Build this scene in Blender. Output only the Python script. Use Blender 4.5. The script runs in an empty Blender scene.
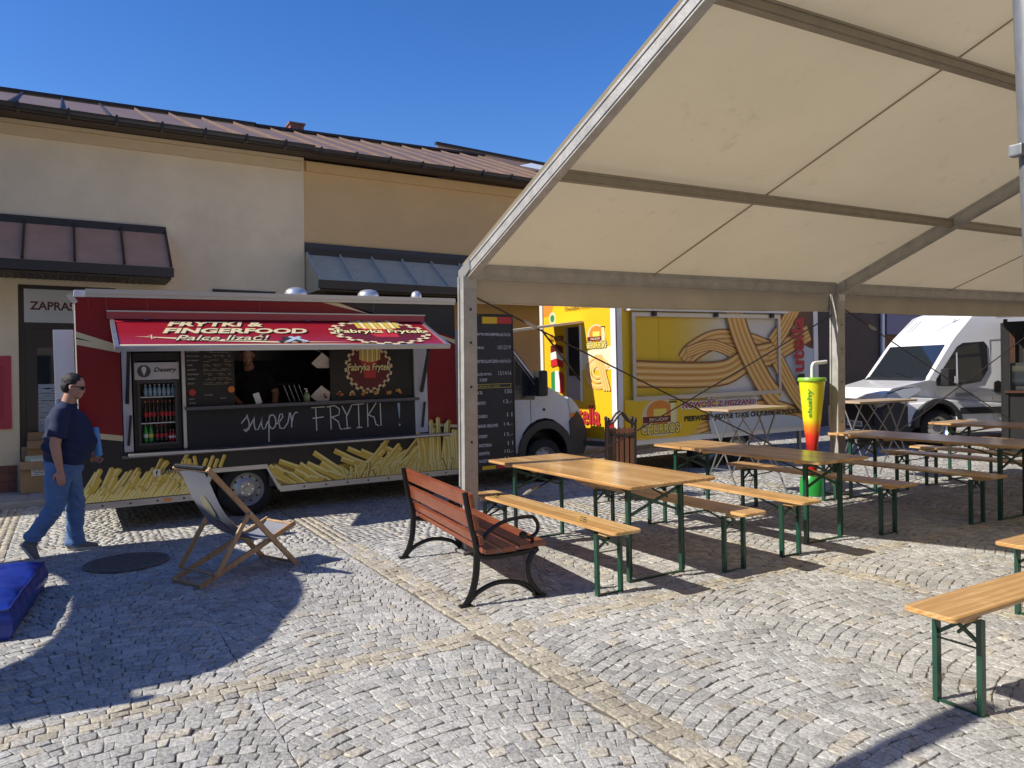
import bpy, bmesh, math, random
import numpy as np
from mathutils import Vector, Matrix, Euler, noise as mnoise
random.seed(7)
PI = math.pi
SC = bpy.context.scene
COL = SC.collection
SLOPE = 0.02                      # the square rises gently towards +X
TILT = Matrix.Rotation(-math.atan(SLOPE), 4, 'Y')
def gz(x): return SLOPE * x

# ------------------------------------------------------------ camera
cam_d = bpy.data.cameras.new('camera'); cam = bpy.data.objects.new('camera', cam_d); COL.objects.link(cam)
yaw, pitch, roll = math.radians(29.9), math.radians(-0.6), math.radians(0.4)
F = 770.0
fw = Vector((math.sin(yaw)*math.cos(pitch), math.cos(yaw)*math.cos(pitch), math.sin(pitch)))
rt = Vector((math.cos(yaw), -math.sin(yaw), 0)); up = rt.cross(fw)
r2 = rt*math.cos(roll) - up*math.sin(roll); u2 = up*math.cos(roll) + rt*math.sin(roll)
M = Matrix((r2, u2, -fw)).transposed().to_4x4(); M.translation = Vector((0, 0, 1.66))
cam.matrix_world = M
cam_d.sensor_width = 36; cam_d.lens = F/1024*36; cam_d.clip_start = 0.05; cam_d.clip_end = 2000
SC.camera = cam
# ------------------------------------------------------------ world, sun, exposure
SUN = Vector((-1.18, 0.23, 1.0)).normalized()      # towards the sun
w = bpy.data.worlds.new('World'); SC.world = w; w.use_nodes = True
nt = w.node_tree; bg = nt.nodes['Background']
sky = nt.nodes.new('ShaderNodeTexSky'); sky.sky_type = 'NISHITA'; sky.sun_disc = False
sky.sun_elevation = math.asin(SUN.z); sky.sun_rotation = math.atan2(SUN.x, SUN.y)
sky.air_density = 1.0; sky.dust_density = 0.1; sky.ozone_density = 4.0; sky.altitude = 200
hs = nt.nodes.new('ShaderNodeHueSaturation'); hs.inputs['Hue'].default_value = .513; hs.inputs['Saturation'].default_value = 1.27; hs.inputs['Value'].default_value = 2.1
nt.links.new(sky.outputs[0], hs.inputs['Color']); nt.links.new(hs.outputs[0], bg.inputs[0]); bg.inputs[1].default_value = 0.066
sd = bpy.data.lights.new('sun', 'SUN'); sd.energy = 5.0; sd.angle = math.radians(0.5); sd.color = (1, 0.93, 0.81)
so = bpy.data.objects.new('sun', sd); COL.objects.link(so); so.rotation_euler = SUN.to_track_quat('Z', 'Y').to_euler()
SC.view_settings.view_transform = 'Standard'; SC.view_settings.look = 'None'
SC.view_settings.exposure = 0.30; SC.view_settings.gamma = 1
SC.view_settings.use_curve_mapping = False

# ------------------------------------------------------------ materials
MATS = {}
def nn(nt, t, **kw):
    n = nt.nodes.new(t)
    for k, v in kw.items(): setattr(n, k, v)
    return n
def mat(name, col, rough=0.6, metal=0.0, var=0.0, scale=6.0, bump=0.0, bscale=None, stretch=(1, 1, 1), coat=0.0, spec=None, grime=0.0):
    if name in MATS: return MATS[name]
    m = bpy.data.materials.new(name); m.use_nodes = True; MATS[name] = m
    nt = m.node_tree; b = nt.nodes['Principled BSDF']
    b.inputs['Base Color'].default_value = (*col, 1); b.inputs['Roughness'].default_value = rough
    b.inputs['Metallic'].default_value = metal
    if coat: b.inputs['Coat Weight'].default_value = coat; b.inputs['Coat Roughness'].default_value = 0.12
    if spec is not None: b.inputs['Specular IOR Level'].default_value = spec
    if var or bump or grime:
        tc = nn(nt, 'ShaderNodeTexCoord'); mp = nn(nt, 'ShaderNodeMapping'); mp.inputs['Scale'].default_value = stretch
        nt.links.new(tc.outputs['Object'], mp.inputs[0])
        n1 = nn(nt, 'ShaderNodeTexNoise'); n1.inputs['Scale'].default_value = scale; n1.inputs['Detail'].default_value = 7; n1.inputs['Roughness'].default_value = .62
        nt.links.new(mp.outputs[0], n1.inputs['Vector'])
        if var:
            r = nn(nt, 'ShaderNodeMapRange'); r.inputs[1].default_value = .25; r.inputs[2].default_value = .75
            r.inputs[3].default_value = 1-var; r.inputs[4].default_value = 1+var
            nt.links.new(n1.outputs['Fac'], r.inputs[0])
            mx = nn(nt, 'ShaderNodeVectorMath', operation='SCALE'); mx.inputs[0].default_value = col
            nt.links.new(r.outputs[0], mx.inputs['Scale']); out = mx.outputs[0]
            if grime:
                n3 = nn(nt, 'ShaderNodeTexNoise'); n3.inputs['Scale'].default_value = scale*.35; n3.inputs['Detail'].default_value = 9; n3.inputs['Roughness'].default_value = .7
                nt.links.new(mp.outputs[0], n3.inputs['Vector'])
                r3 = nn(nt, 'ShaderNodeMapRange'); r3.inputs[1].default_value = .52; r3.inputs[2].default_value = .75; r3.inputs[3].default_value = 0; r3.inputs[4].default_value = grime
                nt.links.new(n3.outputs['Fac'], r3.inputs[0])
                mm = nn(nt, 'ShaderNodeMix', data_type='RGBA'); nt.links.new(r3.outputs[0], mm.inputs['Factor'])
                nt.links.new(out, mm.inputs['A']); mm.inputs['B'].default_value = (col[0]*.45, col[1]*.42, col[2]*.38, 1); out = mm.outputs['Result']
            nt.links.new(out, b.inputs['Base Color'])
            rr = nn(nt, 'ShaderNodeMapRange'); rr.inputs[3].default_value = max(0, rough-.1); rr.inputs[4].default_value = min(1, rough+.1)
            nt.links.new(n1.outputs['Fac'], rr.inputs[0]); nt.links.new(rr.outputs[0], b.inputs['Roughness'])
        if bump:
            n2 = nn(nt, 'ShaderNodeTexNoise'); n2.inputs['Scale'].default_value = bscale or scale*6; n2.inputs['Detail'].default_value = 5
            nt.links.new(mp.outputs[0], n2.inputs['Vector'])
            bp = nn(nt, 'ShaderNodeBump'); bp.inputs['Strength'].default_value = bump; bp.inputs['Distance'].default_value = .02
            nt.links.new(n2.outputs['Fac'], bp.inputs['Height']); nt.links.new(bp.outputs[0], b.inputs['Normal'])
    return m
def wood_mat(name, c1, c2, rough=.35, planks=10.0, axis='X', coat=.3, gain=.5):
    """varnished boards running along local axis, each strip with its own tone and grain"""
    if name in MATS: return MATS[name]
    m = bpy.data.materials.new(name); m.use_nodes = True; MATS[name] = m
    nt = m.node_tree; b = nt.nodes['Principled BSDF']
    tc = nn(nt, 'ShaderNodeTexCoord'); oi = nn(nt, 'ShaderNodeObjectInfo')
    off = nn(nt, 'ShaderNodeVectorMath', operation='SCALE'); off.inputs[0].default_value = (7, 3, 5); nt.links.new(oi.outputs['Random'], off.inputs['Scale'])
    ad = nn(nt, 'ShaderNodeVectorMath', operation='ADD'); nt.links.new(tc.outputs['Object'], ad.inputs[0]); nt.links.new(off.outputs[0], ad.inputs[1])
    mp = nn(nt, 'ShaderNodeMapping'); mp.inputs['Scale'].default_value = (1.2, 16, 16) if axis == 'X' else ((16, 1.2, 16) if axis == 'Y' else (16, 16, 1.2))
    nt.links.new(ad.outputs[0], mp.inputs[0])
    n1 = nn(nt, 'ShaderNodeTexNoise'); n1.inputs['Scale'].default_value = 2.2; n1.inputs['Detail'].default_value = 8; n1.inputs['Roughness'].default_value = .65; n1.inputs['Distortion'].default_value = .8
    nt.links.new(mp.outputs[0], n1.inputs['Vector'])
    wv = nn(nt, 'ShaderNodeTexWave'); wv.wave_type = 'RINGS'; wv.inputs['Scale'].default_value = .9; wv.inputs['Distortion'].default_value = 5; wv.inputs['Detail'].default_value = 3
    nt.links.new(mp.outputs[0], wv.inputs['Vector'])
    sp = nn(nt, 'ShaderNodeSeparateXYZ'); nt.links.new(tc.outputs['Object'], sp.inputs[0])
    mu = nn(nt, 'ShaderNodeMath', operation='MULTIPLY'); mu.inputs[1].default_value = planks
    nt.links.new(sp.outputs['Y' if axis != 'Y' else 'X'], mu.inputs[0])
    fl = nn(nt, 'ShaderNodeMath', operation='FLOOR'); nt.links.new(mu.outputs[0], fl.inputs[0])
    a2 = nn(nt, 'ShaderNodeMath', operation='ADD'); nt.links.new(fl.outputs[0], a2.inputs[0]); nt.links.new(oi.outputs['Random'], a2.inputs[1])
    wn = nn(nt, 'ShaderNodeTexWhiteNoise', noise_dimensions='1D'); nt.links.new(a2.outputs[0], wn.inputs['W'])
    m1 = nn(nt, 'ShaderNodeMix', data_type='RGBA'); m1.inputs['A'].default_value = (*c1, 1); m1.inputs['B'].default_value = (*c2, 1)
    gr = nn(nt, 'ShaderNodeMapRange'); gr.inputs[1].default_value = .34; gr.inputs[2].default_value = .66; gr.inputs[3].default_value = -.15; gr.inputs[4].default_value = .75; nt.links.new(n1.outputs['Fac'], gr.inputs[0])
    s = nn(nt, 'ShaderNodeMath', operation='MULTIPLY_ADD'); s.inputs[1].default_value = .75; nt.links.new(gr.outputs[0], s.inputs[0])
    s2 = nn(nt, 'ShaderNodeMath', operation='MULTIPLY'); s2.inputs[1].default_value = .42; nt.links.new(wv.outputs['Fac'], s2.inputs[0])
    nt.links.new(s2.outputs[0], s.inputs[2])
    s3 = nn(nt, 'ShaderNodeMath', operation='MULTIPLY_ADD'); s3.inputs[1].default_value = gain; nt.links.new(wn.outputs[0], s3.inputs[0]); nt.links.new(s.outputs[0], s3.inputs[2])
    nt.links.new(s3.outputs[0], m1.inputs['Factor'])
    # worn / stained patches
    n4 = nn(nt, 'ShaderNodeTexNoise'); n4.inputs['Scale'].default_value = 3; n4.inputs['Detail'].default_value = 9; nt.links.new(ad.outputs[0], n4.inputs['Vector'])
    r4 = nn(nt, 'ShaderNodeMapRange'); r4.inputs[1].default_value = .55; r4.inputs[2].default_value = .72; r4.inputs[4].default_value = .55; nt.links.new(n4.outputs['Fac'], r4.inputs[0])
    m2 = nn(nt, 'ShaderNodeMix', data_type='RGBA'); nt.links.new(r4.outputs[0], m2.inputs['Factor']); nt.links.new(m1.outputs['Result'], m2.inputs['A']); m2.inputs['B'].default_value = (c2[0]*.6, c2[1]*.55, c2[2]*.5, 1)
    nt.links.new(m2.outputs['Result'], b.inputs['Base Color'])
    rr = nn(nt, 'ShaderNodeMapRange'); rr.inputs[3].default_value = rough-.08; rr.inputs[4].default_value = rough+.15; nt.links.new(n4.outputs['Fac'], rr.inputs[0]); nt.links.new(rr.outputs[0], b.inputs['Roughness'])
    b.inputs['Coat Weight'].default_value = coat; b.inputs['Coat Roughness'].default_value = .14
    bp = nn(nt, 'ShaderNodeBump'); bp.inputs['Strength'].default_value = .25; bp.inputs['Distance'].default_value = .004; nt.links.new(n1.outputs['Fac'], bp.inputs['Height']); nt.links.new(bp.outputs[0], b.inputs['Normal'])
    return m
def glass_mat(name, col=(.02, .025, .03), rough=.03):
    if name in MATS: return MATS[name]
    m = mat(name, col, rough, coat=1.0); m.node_tree.nodes['Principled BSDF'].inputs['Coat Roughness'].default_value = .02
    return m

# ------------------------------------------------------------ mesh builder
class MB:
    def __init__(s): s.v = []; s.f = []; s.m = []; s.mats = []
    def mi(s, m):
        if m not in s.mats: s.mats.append(m)
        return s.mats.index(m)
    def add(s, vs, fs, m, X=None):
        o = len(s.v); i = s.mi(m)
        s.v += [tuple(X @ Vector(v)) if X is not None else tuple(v) for v in vs]
        for f in fs: s.f.append([o+k for k in f]); s.m.append(i)
        return s
    def box(s, x0, x1, y0, y1, z0, z1, m, X=None, bev=0.0):
        if x0 > x1: x0, x1 = x1, x0
        if y0 > y1: y0, y1 = y1, y0
        if z0 > z1: z0, z1 = z1, z0
        if bev > 0:
            b = min(bev, (x1-x0)*.45, (y1-y0)*.45, (z1-z0)*.45)
            bm = bmesh.new(); bmesh.ops.create_cube(bm, size=1)
            for v in bm.verts: v.co = Vector(((x0+x1)/2+v.co.x*(x1-x0), (y0+y1)/2+v.co.y*(y1-y0), (z0+z1)/2+v.co.z*(z1-z0)))
            bmesh.ops.bevel(bm, geom=bm.edges[:], offset=b, segments=2, affect='EDGES', profile=.7)
            bm.verts.index_update(); s.add([v.co[:] for v in bm.verts], [[v.index for v in f.verts] for f in bm.faces], m, X); bm.free()
            return s
        vs = [(x, y, z) for x in (x0, x1) for y in (y0, y1) for z in (z0, z1)]
        return s.add(vs, [(0, 1, 3, 2), (4, 6, 7, 5), (0, 4, 5, 1), (2, 3, 7, 6), (0, 2, 6, 4), (1, 5, 7, 3)], m, X)
    def prism(s, pts, d0, d1, m, axis='Y', X=None):
        """outline pts (a,b) in the plane across axis, from d0 to d1"""
        def P(a, b, d): return {'Y': (a, d, b), 'X': (d, a, b), 'Z': (a, b, d)}[axis]
        n = len(pts); vs = [P(a, b, d0) for a, b in pts] + [P(a, b, d1) for a, b in pts]
        fs = [list(range(n)), list(range(2*n-1, n-1, -1))] + [(i, (i+1) % n, n+(i+1) % n, n+i) for i in range(n)]
        return s.add(vs, fs, m, X)
    def tube(s, path, r, m, n=8, X=None, flat=None, closed=False):
        """r: number or list; flat=(ra,rb) with ref up z for rectangular-ish section"""
        path = [Vector(p) for p in path]; N = len(path); rings = []; vs = []; fs = []
        ref = None
        for i, p in enumerate(path):
            if closed: t = (path[(i+1) % N]-path[i-1]).normalized()
            else: t = (path[min(i+1, N-1)]-path[max(i-1, 0)]).normalized()
            if ref is None: ref = Vector((0, 0, 1)) if abs(t.z) < .9 else Vector((1, 0, 0))
            a = ref - t*ref.dot(t)
            if a.length < 1e-4: a = t.orthogonal()
            a.normalize(); ref = a.copy(); b = t.cross(a)
            rr = r[i] if isinstance(r, (list, tuple)) else r
            for k in range(n):
                th = 2*PI*(k+.5)/n
                if flat: q = p + a*math.copysign(flat[0], math.cos(th)) + b*math.copysign(flat[1], math.sin(th)) if n == 4 else p + a*flat[0]*math.cos(th)+b*flat[1]*math.sin(th)
                else: q = p + a*rr*math.cos(th) + b*rr*math.sin(th)
                vs.append(tuple(q))
        for i in range(N if closed else N-1):
            j = (i+1) % N
            for k in range(n): fs.append((i*n+k, i*n+(k+1) % n, j*n+(k+1) % n, j*n+k))
        if not closed: fs.append(list(range(n-1, -1, -1))); fs.append([(N-1)*n+k for k in range(n)])
        return s.add(vs, fs, m, X)
    def bar(s, p0, p1, w, h, m, X=None): return s.tube([p0, p1], 1, m, n=4, flat=(h/2, w/2), X=X)
    def lathe(s, prof, m, c=(0, 0, 0), axis='Z', n=24, X=None, caps=True):
        vs = []; fs = []; N = len(prof)
        for r, h in prof:
            for k in range(n):
                th = 2*PI*k/n; a, b = r*math.cos(th), r*math.sin(th)
                q = {'Z': (a, b, h), 'Y': (a, h, b), 'X': (h, a, b)}[axis]
                vs.append((q[0]+c[0], q[1]+c[1], q[2]+c[2]))
        for i in range(N-1):
            for k in range(n): fs.append((i*n+k, i*n+(k+1) % n, (i+1)*n+(k+1) % n, (i+1)*n+k))
        if caps and prof[0][0] > 1e-5: fs.append(list(range(n)))
        if caps and prof[-1][0] > 1e-5: fs.append([(N-1)*n+k for k in range(n)])
        return s.add(vs, fs, m, X)
    def build(s, name, parent=None, smooth=False, autos=None, **kw):
        me = bpy.data.meshes.new(name); me.from_pydata(s.v, [], s.f)
        for m in s.mats: me.materials.append(m)
        me.polygons.foreach_set('material_index', s.m)
        bm = bmesh.new(); bm.from_mesh(me); bmesh.ops.remove_doubles(bm, verts=bm.verts, dist=1e-6) if False else None
        bmesh.ops.recalc_face_normals(bm, faces=bm.faces); bm.to_mesh(me); bm.free()
        if smooth:
            me.polygons.foreach_set('use_smooth', [True]*len(me.polygons))
            try: me.set_sharp_from_angle(angle=math.radians(autos or 35))
            except Exception: pass
        o = bpy.data.objects.new(name, me); COL.objects.link(o)
        if parent: o.parent = parent
        for k, v in kw.items(): o[k] = v
        return o
def thing(name, label, cat, loc=(0, 0, 0), rz=0.0, tilt=True, group=None):
    o = bpy.data.objects.new(name, None); COL.objects.link(o); o.empty_display_size = .1
    R = Matrix.Rotation(rz, 4, 'Z')
    if tilt: R = TILT @ R
    o.matrix_world = Matrix.Translation(loc) @ R
    o['label'] = label; o['category'] = cat
    if group: o['group'] = group
    return o
def tag(o, label, cat, group=None):
    o['label'] = label; o['category'] = cat
    if group: o['group'] = group
    return o
def struct(mb, name):
    return mb.build(name, kind='structure')
def dup(root, loc, rz, label, group=None, tilt=True):
    r = root.copy(); COL.objects.link(r)
    R = Matrix.Rotation(rz, 4, 'Z')
    if tilt: R = TILT @ R
    r.matrix_world = Matrix.Translation(loc) @ R; r['label'] = label
    if group: r['group'] = group
    for ch in [c for c in bpy.data.objects if c.parent == root]:
        c = ch.copy(); COL.objects.link(c); c.parent = r
        for g in [q for q in bpy.data.objects if q.parent == ch]:
            d = g.copy(); COL.objects.link(d); d.parent = c
    return r

# ------------------------------------------------------------ flat printed art on real panels
class Art:
    """layers thin prints on a plane: origin o, unit axes u, v, normal n (metres)"""
    def __init__(s, o, u, v, n, gap=.003, step=.0003, clip=None):
        s.o = Vector(o); s.u = Vector(u); s.v = Vector(v); s.n = Vector(n); s.h = gap; s.step = step; s.mb = MB(); s.clip = clip
    def P(s, a, b): return s.o + s.u*a + s.v*b + s.n*s.h
    def poly(s, pts, m):
        if s.clip: pts = clip_poly(pts, s.clip)
        if len(pts) < 3: return
        s.mb.add([s.P(a, b) for a, b in pts], [list(range(len(pts)))], m); s.h += s.step
    def disc(s, a, b, r, m, n=28, rb=None): s.poly([(a+r*math.cos(2*PI*k/n), b+(rb or r)*math.sin(2*PI*k/n)) for k in range(n)], m)
    def rect(s, a0, a1, b0, b1, m): s.poly([(a0, b0), (a1, b0), (a1, b1), (a0, b1)], m)
    def strip(s, pts, w, m):
        """ribbon of width w along pts"""
        P = [Vector(p) for p in pts]; L = []; R = []
        for i, p in enumerate(P):
            t = (P[min(i+1, len(P)-1)]-P[max(i-1, 0)]).normalized(); nrm = Vector((-t.y, t.x))
            ww = w[i] if isinstance(w, list) else w
            L.append(p+nrm*ww/2); R.append(p-nrm*ww/2)
        vs = [s.P(*q) for q in L]+[s.P(*q) for q in R]; n = len(P)
        s.mb.add(vs, [(i, i+1, n+i+1, n+i) for i in range(n-1)], m); s.h += s.step
    def text(s, body, a0, a1, b0, b1, m, shear=0.0, bold=0.0, ang=0.0, grow=0):
        vs, fs = glyphs(body, bold)
        if not vs: return
        xs = [v[0] for v in vs]; ys = [v[1] for v in vs]; X0, X1, Y0, Y1 = min(xs), max(xs), min(ys), max(ys)
        out = []
        for x, y in vs:
            p = (x-X0)/(X1-X0+1e-9); q = (y-Y0)/(Y1-Y0+1e-9)
            a = a0-grow+(a1-a0+2*grow)*p; b = b0-grow+(b1-b0+2*grow)*q
            a += shear*(b-b0)
            if ang: ca, sa = math.cos(ang), math.sin(ang); a, b = a0+(a-a0)*ca-(b-b0)*sa, b0+(a-a0)*sa+(b-b0)*ca
            out.append(s.P(a, b))
        s.mb.add(out, fs, m); s.h += s.step
    def build(s, name, parent): return s.mb.build(name, parent)
def clip_poly(pts, planes):
    for (a, b, c) in planes:      # keep a*x+b*y+c >= 0
        out = []
        for i in range(len(pts)):
            p, q = pts[i], pts[(i+1) % len(pts)]
            dp, dq = a*p[0]+b*p[1]+c, a*q[0]+b*q[1]+c
            if dp >= 0: out.append(p)
            if (dp >= 0) != (dq >= 0):
                t = dp/(dp-dq); out.append((p[0]+(q[0]-p[0])*t, p[1]+(q[1]-p[1])*t))
        pts = out
        if len(pts) < 3: return []
    return pts
_g = {}
def glyphs(body, bold=0.0):
    key = (body, bold)
    if key in _g: return _g[key]
    c = bpy.data.curves.new('text', 'FONT'); c.body = body; c.size = 1; c.offset = bold; c.resolution_u = 3
    o = bpy.data.objects.new('text', c); COL.objects.link(o)
    dg = bpy.context.evaluated_depsgraph_get(); me = o.evaluated_get(dg).to_mesh()
    r = ([(v.co.x, v.co.y) for v in me.vertices], [list(p.vertices) for p in me.polygons])
    o.evaluated_get(dg).to_mesh_clear(); bpy.data.objects.remove(o); bpy.data.curves.remove(c)
    _g[key] = r; return r
def ink(name, col, rough=.45, **k): return mat('print_'+name, col, rough, **k)
RED = ink('red', (.30, .012, .022), .22, coat=.5); REDB = ink('bright_red', (.55, .03, .04), .3)
CREAM = ink('cream', (.72, .6, .36)); GREY = ink('charcoal', (.035, .035, .038), .35, spec=.3); BLACK = ink('black', (.012, .012, .013), .4)
FRY1 = ink('fry_gold', (.70, .50, .08)); FRY2 = ink('fry_light', (.85, .76, .34)); FRY3 = ink('fry_dark', (.40, .25, .03))
WHITE = ink('white', (.8, .8, .78)); CHALK = ink('chalk', (.62, .62, .6), .9); DKRED = ink('dark_red', (.13, .01, .015))
YEL = ink('yellow', (.80, .50, .02), .3); YEL2 = ink('pale_yellow', (.85, .68, .12)); ORA = ink('orange', (.75, .25, .03)); GRN = ink('green', (.02, .25, .07))
CH1 = ink('churro', (.80, .44, .11)); CH2 = ink('churro_dark', (.60, .28, .05)); CHD = ink('churro_edge', (.25, .10, .03)); CH3 = ink('churro_light', (.90, .62, .26)); SKYB = ink('pale_blue', (.42, .52, .62)); BLUEK = ink('blue', (.05, .09, .25))
ALU = mat('aluminium', (.52, .52, .53), .38, .85, var=.12, scale=5, stretch=(1, 8, 8)); STEEL = mat('galvanised_steel', (.44, .43, .41), .55, .35, var=.2, scale=9, bump=.15, grime=.4)
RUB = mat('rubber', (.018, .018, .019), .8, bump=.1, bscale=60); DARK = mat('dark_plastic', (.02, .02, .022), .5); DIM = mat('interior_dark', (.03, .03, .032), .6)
VWHITE = mat('white_van_paint', (.78, .78, .78), .25, coat=.6, var=.03, scale=2); GLS = glass_mat('tinted_glass')
CAB = mat('cab_paint', (.62, .65, .69), .28, coat=.6, var=.05, scale=2)
CHROME = mat('chrome', (.7, .7, .72), .12, 1.0)

# ============================================================ GROUND
STONE = bpy.data.materials.new('granite_setts'); STONE.use_nodes = True
def _stone():
    nt = STONE.node_tree; b = nt.nodes['Principled BSDF']; b.inputs['Roughness'].default_value = .75
    at = nn(nt, 'ShaderNodeAttribute'); at.attribute_name = 'tone'
    tc = nn(nt, 'ShaderNodeTexCoord'); n1 = nn(nt, 'ShaderNodeTexNoise'); n1.inputs['Scale'].default_value = 55; n1.inputs['Detail'].default_value = 6; n1.inputs['Roughness'].default_value = .8
    nt.links.new(tc.outputs['Object'], n1.inputs['Vector'])
    r = nn(nt, 'ShaderNodeMapRange'); r.inputs[1].default_value = .3; r.inputs[2].default_value = .7; r.inputs[3].default_value = .42; r.inputs[4].default_value = 1.52; nt.links.new(n1.outputs['Fac'], r.inputs[0])
    n2 = nn(nt, 'ShaderNodeTexNoise'); n2.inputs['Scale'].default_value = 1.1; n2.inputs['Detail'].default_value = 5; nt.links.new(tc.outputs['Object'], n2.inputs['Vector'])
    r2 = nn(nt, 'ShaderNodeMapRange'); r2.inputs[1].default_value = .3; r2.inputs[2].default_value = .7; r2.inputs[3].default_value = .85; r2.inputs[4].default_value = 1.12; nt.links.new(n2.outputs['Fac'], r2.inputs[0])
    mu = nn(nt, 'ShaderNodeMath', operation='MULTIPLY'); nt.links.new(r.outputs[0], mu.inputs[0]); nt.links.new(r2.outputs[0], mu.inputs[1])
    vm = nn(nt, 'ShaderNodeVectorMath', operation='SCALE'); nt.links.new(at.outputs['Color'], vm.inputs[0]); nt.links.new(mu.outputs[0], vm.inputs['Scale'])
    nt.links.new(vm.outputs[0], b.inputs['Base Color'])
    n3 = nn(nt, 'ShaderNodeTexNoise'); n3.inputs['Scale'].default_value = 38; n3.inputs['Detail'].default_value = 4; nt.links.new(tc.outputs['Object'], n3.inputs['Vector'])
    bp = nn(nt, 'ShaderNodeBump'); bp.inputs['Strength'].default_value = .55; bp.inputs['Distance'].default_value = .012; nt.links.new(n3.outputs['Fac'], bp.inputs['Height']); nt.links.new(bp.outputs[0], b.inputs['Normal'])
    bp.inputs['Strength'].default_value = .8; n3.inputs['Detail'].default_value = 7
_stone()
JOINT = mat('joint_sand', (.17, .15, .12), .95, var=.35, scale=9, bump=.5, bscale=90)
def cobbles():
    rng = np.random.default_rng(3)
    quads = []; cols = []; tilt = []
    X0, X1, Y0, Y1 = -1.6, 17.5, 1.3, 11.88
    bandX = [-.65, 2.32, 5.27, 8.22, 11.17, 14.12]; bw = .22; bandY = 4.25
    s = .073
    def vis(x, y):            # skip setts nothing could ever see (left and behind of the frame with margin)
        d = x*math.sin(yaw)+y*math.cos(yaw); r = x*math.cos(yaw)-y*math.sin(yaw)
        return d > 1.2 and abs(r) < d*.80+1.0
    def put(q, tan):
        cx = sum(p[0] for p in q)/4; cy = sum(p[1] for p in q)/4
        if not (X0 < cx < X1 and Y0 < cy < Y1) or not vis(cx, cy): return
        quads.append(q)
        if tan: base = (np.array([.43, .39, .31]) if rng.random() < .75 else np.array([.41, .39, .355]))*rng.uniform(.78, 1.14)
        else:
            base = np.array([.425, .418, .395])*rng.uniform(.78, 1.15)
            t = rng.random()
            if t < .07: base = base*np.array([1.04, .98, .88])
            elif t < .13: base = base*np.array([.95, .97, 1.0])*.93
        cols.append(base)
    W = (2.95-bw)/2
    for c in range(-1, 6):
        xa = bandX[0]+bw/2 + c*2.95 if False else None
    for bi in range(len(bandX)):
        for half in range(2):
            xl = bandX[bi]+bw/2+half*W; xm = xl+W/2; R = W*.92; th0 = math.asin(W/2/R)
            narc = int(round(2*th0*R/(s*1.08))); ny = int((Y1-Y0+2)/(s*1.02))
            for k in range(ny):
                yk = Y0-1.5+k*s*1.04*1.08
                for side in (0, 1):
                    pass
                n = narc + (k % 2)
                jit = rng.uniform(-.3, .3)
                ths = np.linspace(-th0, th0, n+1); ths[1:-1] += (rng.random(n-1)-.5)*.5*(2*th0/n)
                d = s*1.04*1.08
                def up_(t):
                    v = (math.sin(t)+d*math.sin(t)*math.cos(t)/R); return max(-th0, min(th0, math.asin(max(-1, min(1, v)))))
                for i in range(n):
                    a, b = ths[i], ths[i+1]
                    q = []
                    for th, dy in ((a, 0), (b, 0), (b if i == n-1 else up_(b), d), (a if i == 0 else up_(a), d)):
                        q.append((xm+R*math.sin(th), yk-R*(1-math.cos(th))+R*.3+dy))
                    cy = sum(p[1] for p in q)/4
                    if abs(cy-bandY) < bw/2-.022: continue
                    q = [(x+rng.normal(0, .0045), y+rng.normal(0, .0045)) for x, y in q]
                    put(q, False)
    # tan bands: three rows each
    for bx in bandX:
        y = Y0
        for row in range(3):
            y = Y0+rng.uniform(0, .1)
            while y < Y1:
                L = rng.uniform(.075, .115); xa = bx-bw/2+row*bw/3; xb = xa+bw/3
                put([(xa+rng.normal(0, .007), y), (xb+rng.normal(0, .007), y+rng.normal(0, .004)), (xb+rng.normal(0, .007), y+L), (xa+rng.normal(0, .007), y+L)], True); y += L
    for row in range(3):
        x = X0+rng.uniform(0,.1)
        while x < X1:
            L = rng.uniform(.075, .115); ya = bandY-bw/2+row*bw/3; yb = ya+bw/3
            if all(abs(x+L/2-bx) > bw/2+.02 for bx in bandX):
                put([(x, ya+rng.normal(0, .007)), (x+L, ya+rng.normal(0, .007)), (x+L, yb), (x, yb)], True)
            x += L
    V = []; Fc = []; C = []
    for q, col in zip(quads, cols):
        q = np.array(q); c = q.mean(0); o = len(V)
        h = .0064+rng.normal(0, .0014)+(.003 if col[2] < col[0]*.87 and col[1] < col[0]*.96 else 0); tx, ty = rng.normal(0, .035, 2)
        sz = np.linalg.norm(q-c, axis=1).mean()
        g = .0026/sz; far_ = (c[0]*math.sin(yaw)+c[1]*math.cos(yaw)) > 7.5
        if far_:
            for sc, z in ((1-g, -.004), (1-g*1.6, h*.85)):
                for p in q: V.append((c[0]+(p[0]-c[0])*sc, c[1]+(p[1]-c[1])*sc, z))
            Fc += [(o+i, o+(i+1) % 4, o+4+(i+1) % 4, o+4+i) for i in range(4)]+[(o+4, o+5, o+6, o+7)]; C += [(*col, 1)]*8
            continue
        # octagonal-ish rounded sett: 8 points around, three rings
        ring = []
        for i in range(4):
            p0, p1 = q[i], q[(i+1) % 4]; pm = q[i-1]
            k1 = rng.uniform(.14, .24); k2 = rng.uniform(.14, .24)
            ring.append(p0+(pm-p0)*k1*.38); ring.append(p0+(p1-p0)*k2*.38)
        ring = np.array(ring)
        for sc, z in ((1-g, -.004), (1-g*1.2, h*.62), (1-g*2.0, h*.95)):
            for p in ring:
                d = (p-c)*sc; V.append((c[0]+d[0], c[1]+d[1], z+tx*d[0]+ty*d[1] if z > 0 else z))
        for p in ring:
            d = (p-c)*(1-g*5.0); V.append((c[0]+d[0], c[1]+d[1], h+tx*d[0]+ty*d[1]+rng.normal(0, .0008)))
        for r_ in range(3):
            for i in range(8):
                j = (i+1) % 8; Fc.append((o+r_*8+i, o+r_*8+j, o+(r_+1)*8+j, o+(r_+1)*8+i))
        Fc.append(tuple(o+24+i for i in range(8)))
        C += [(*col, 1)]*32
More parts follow.
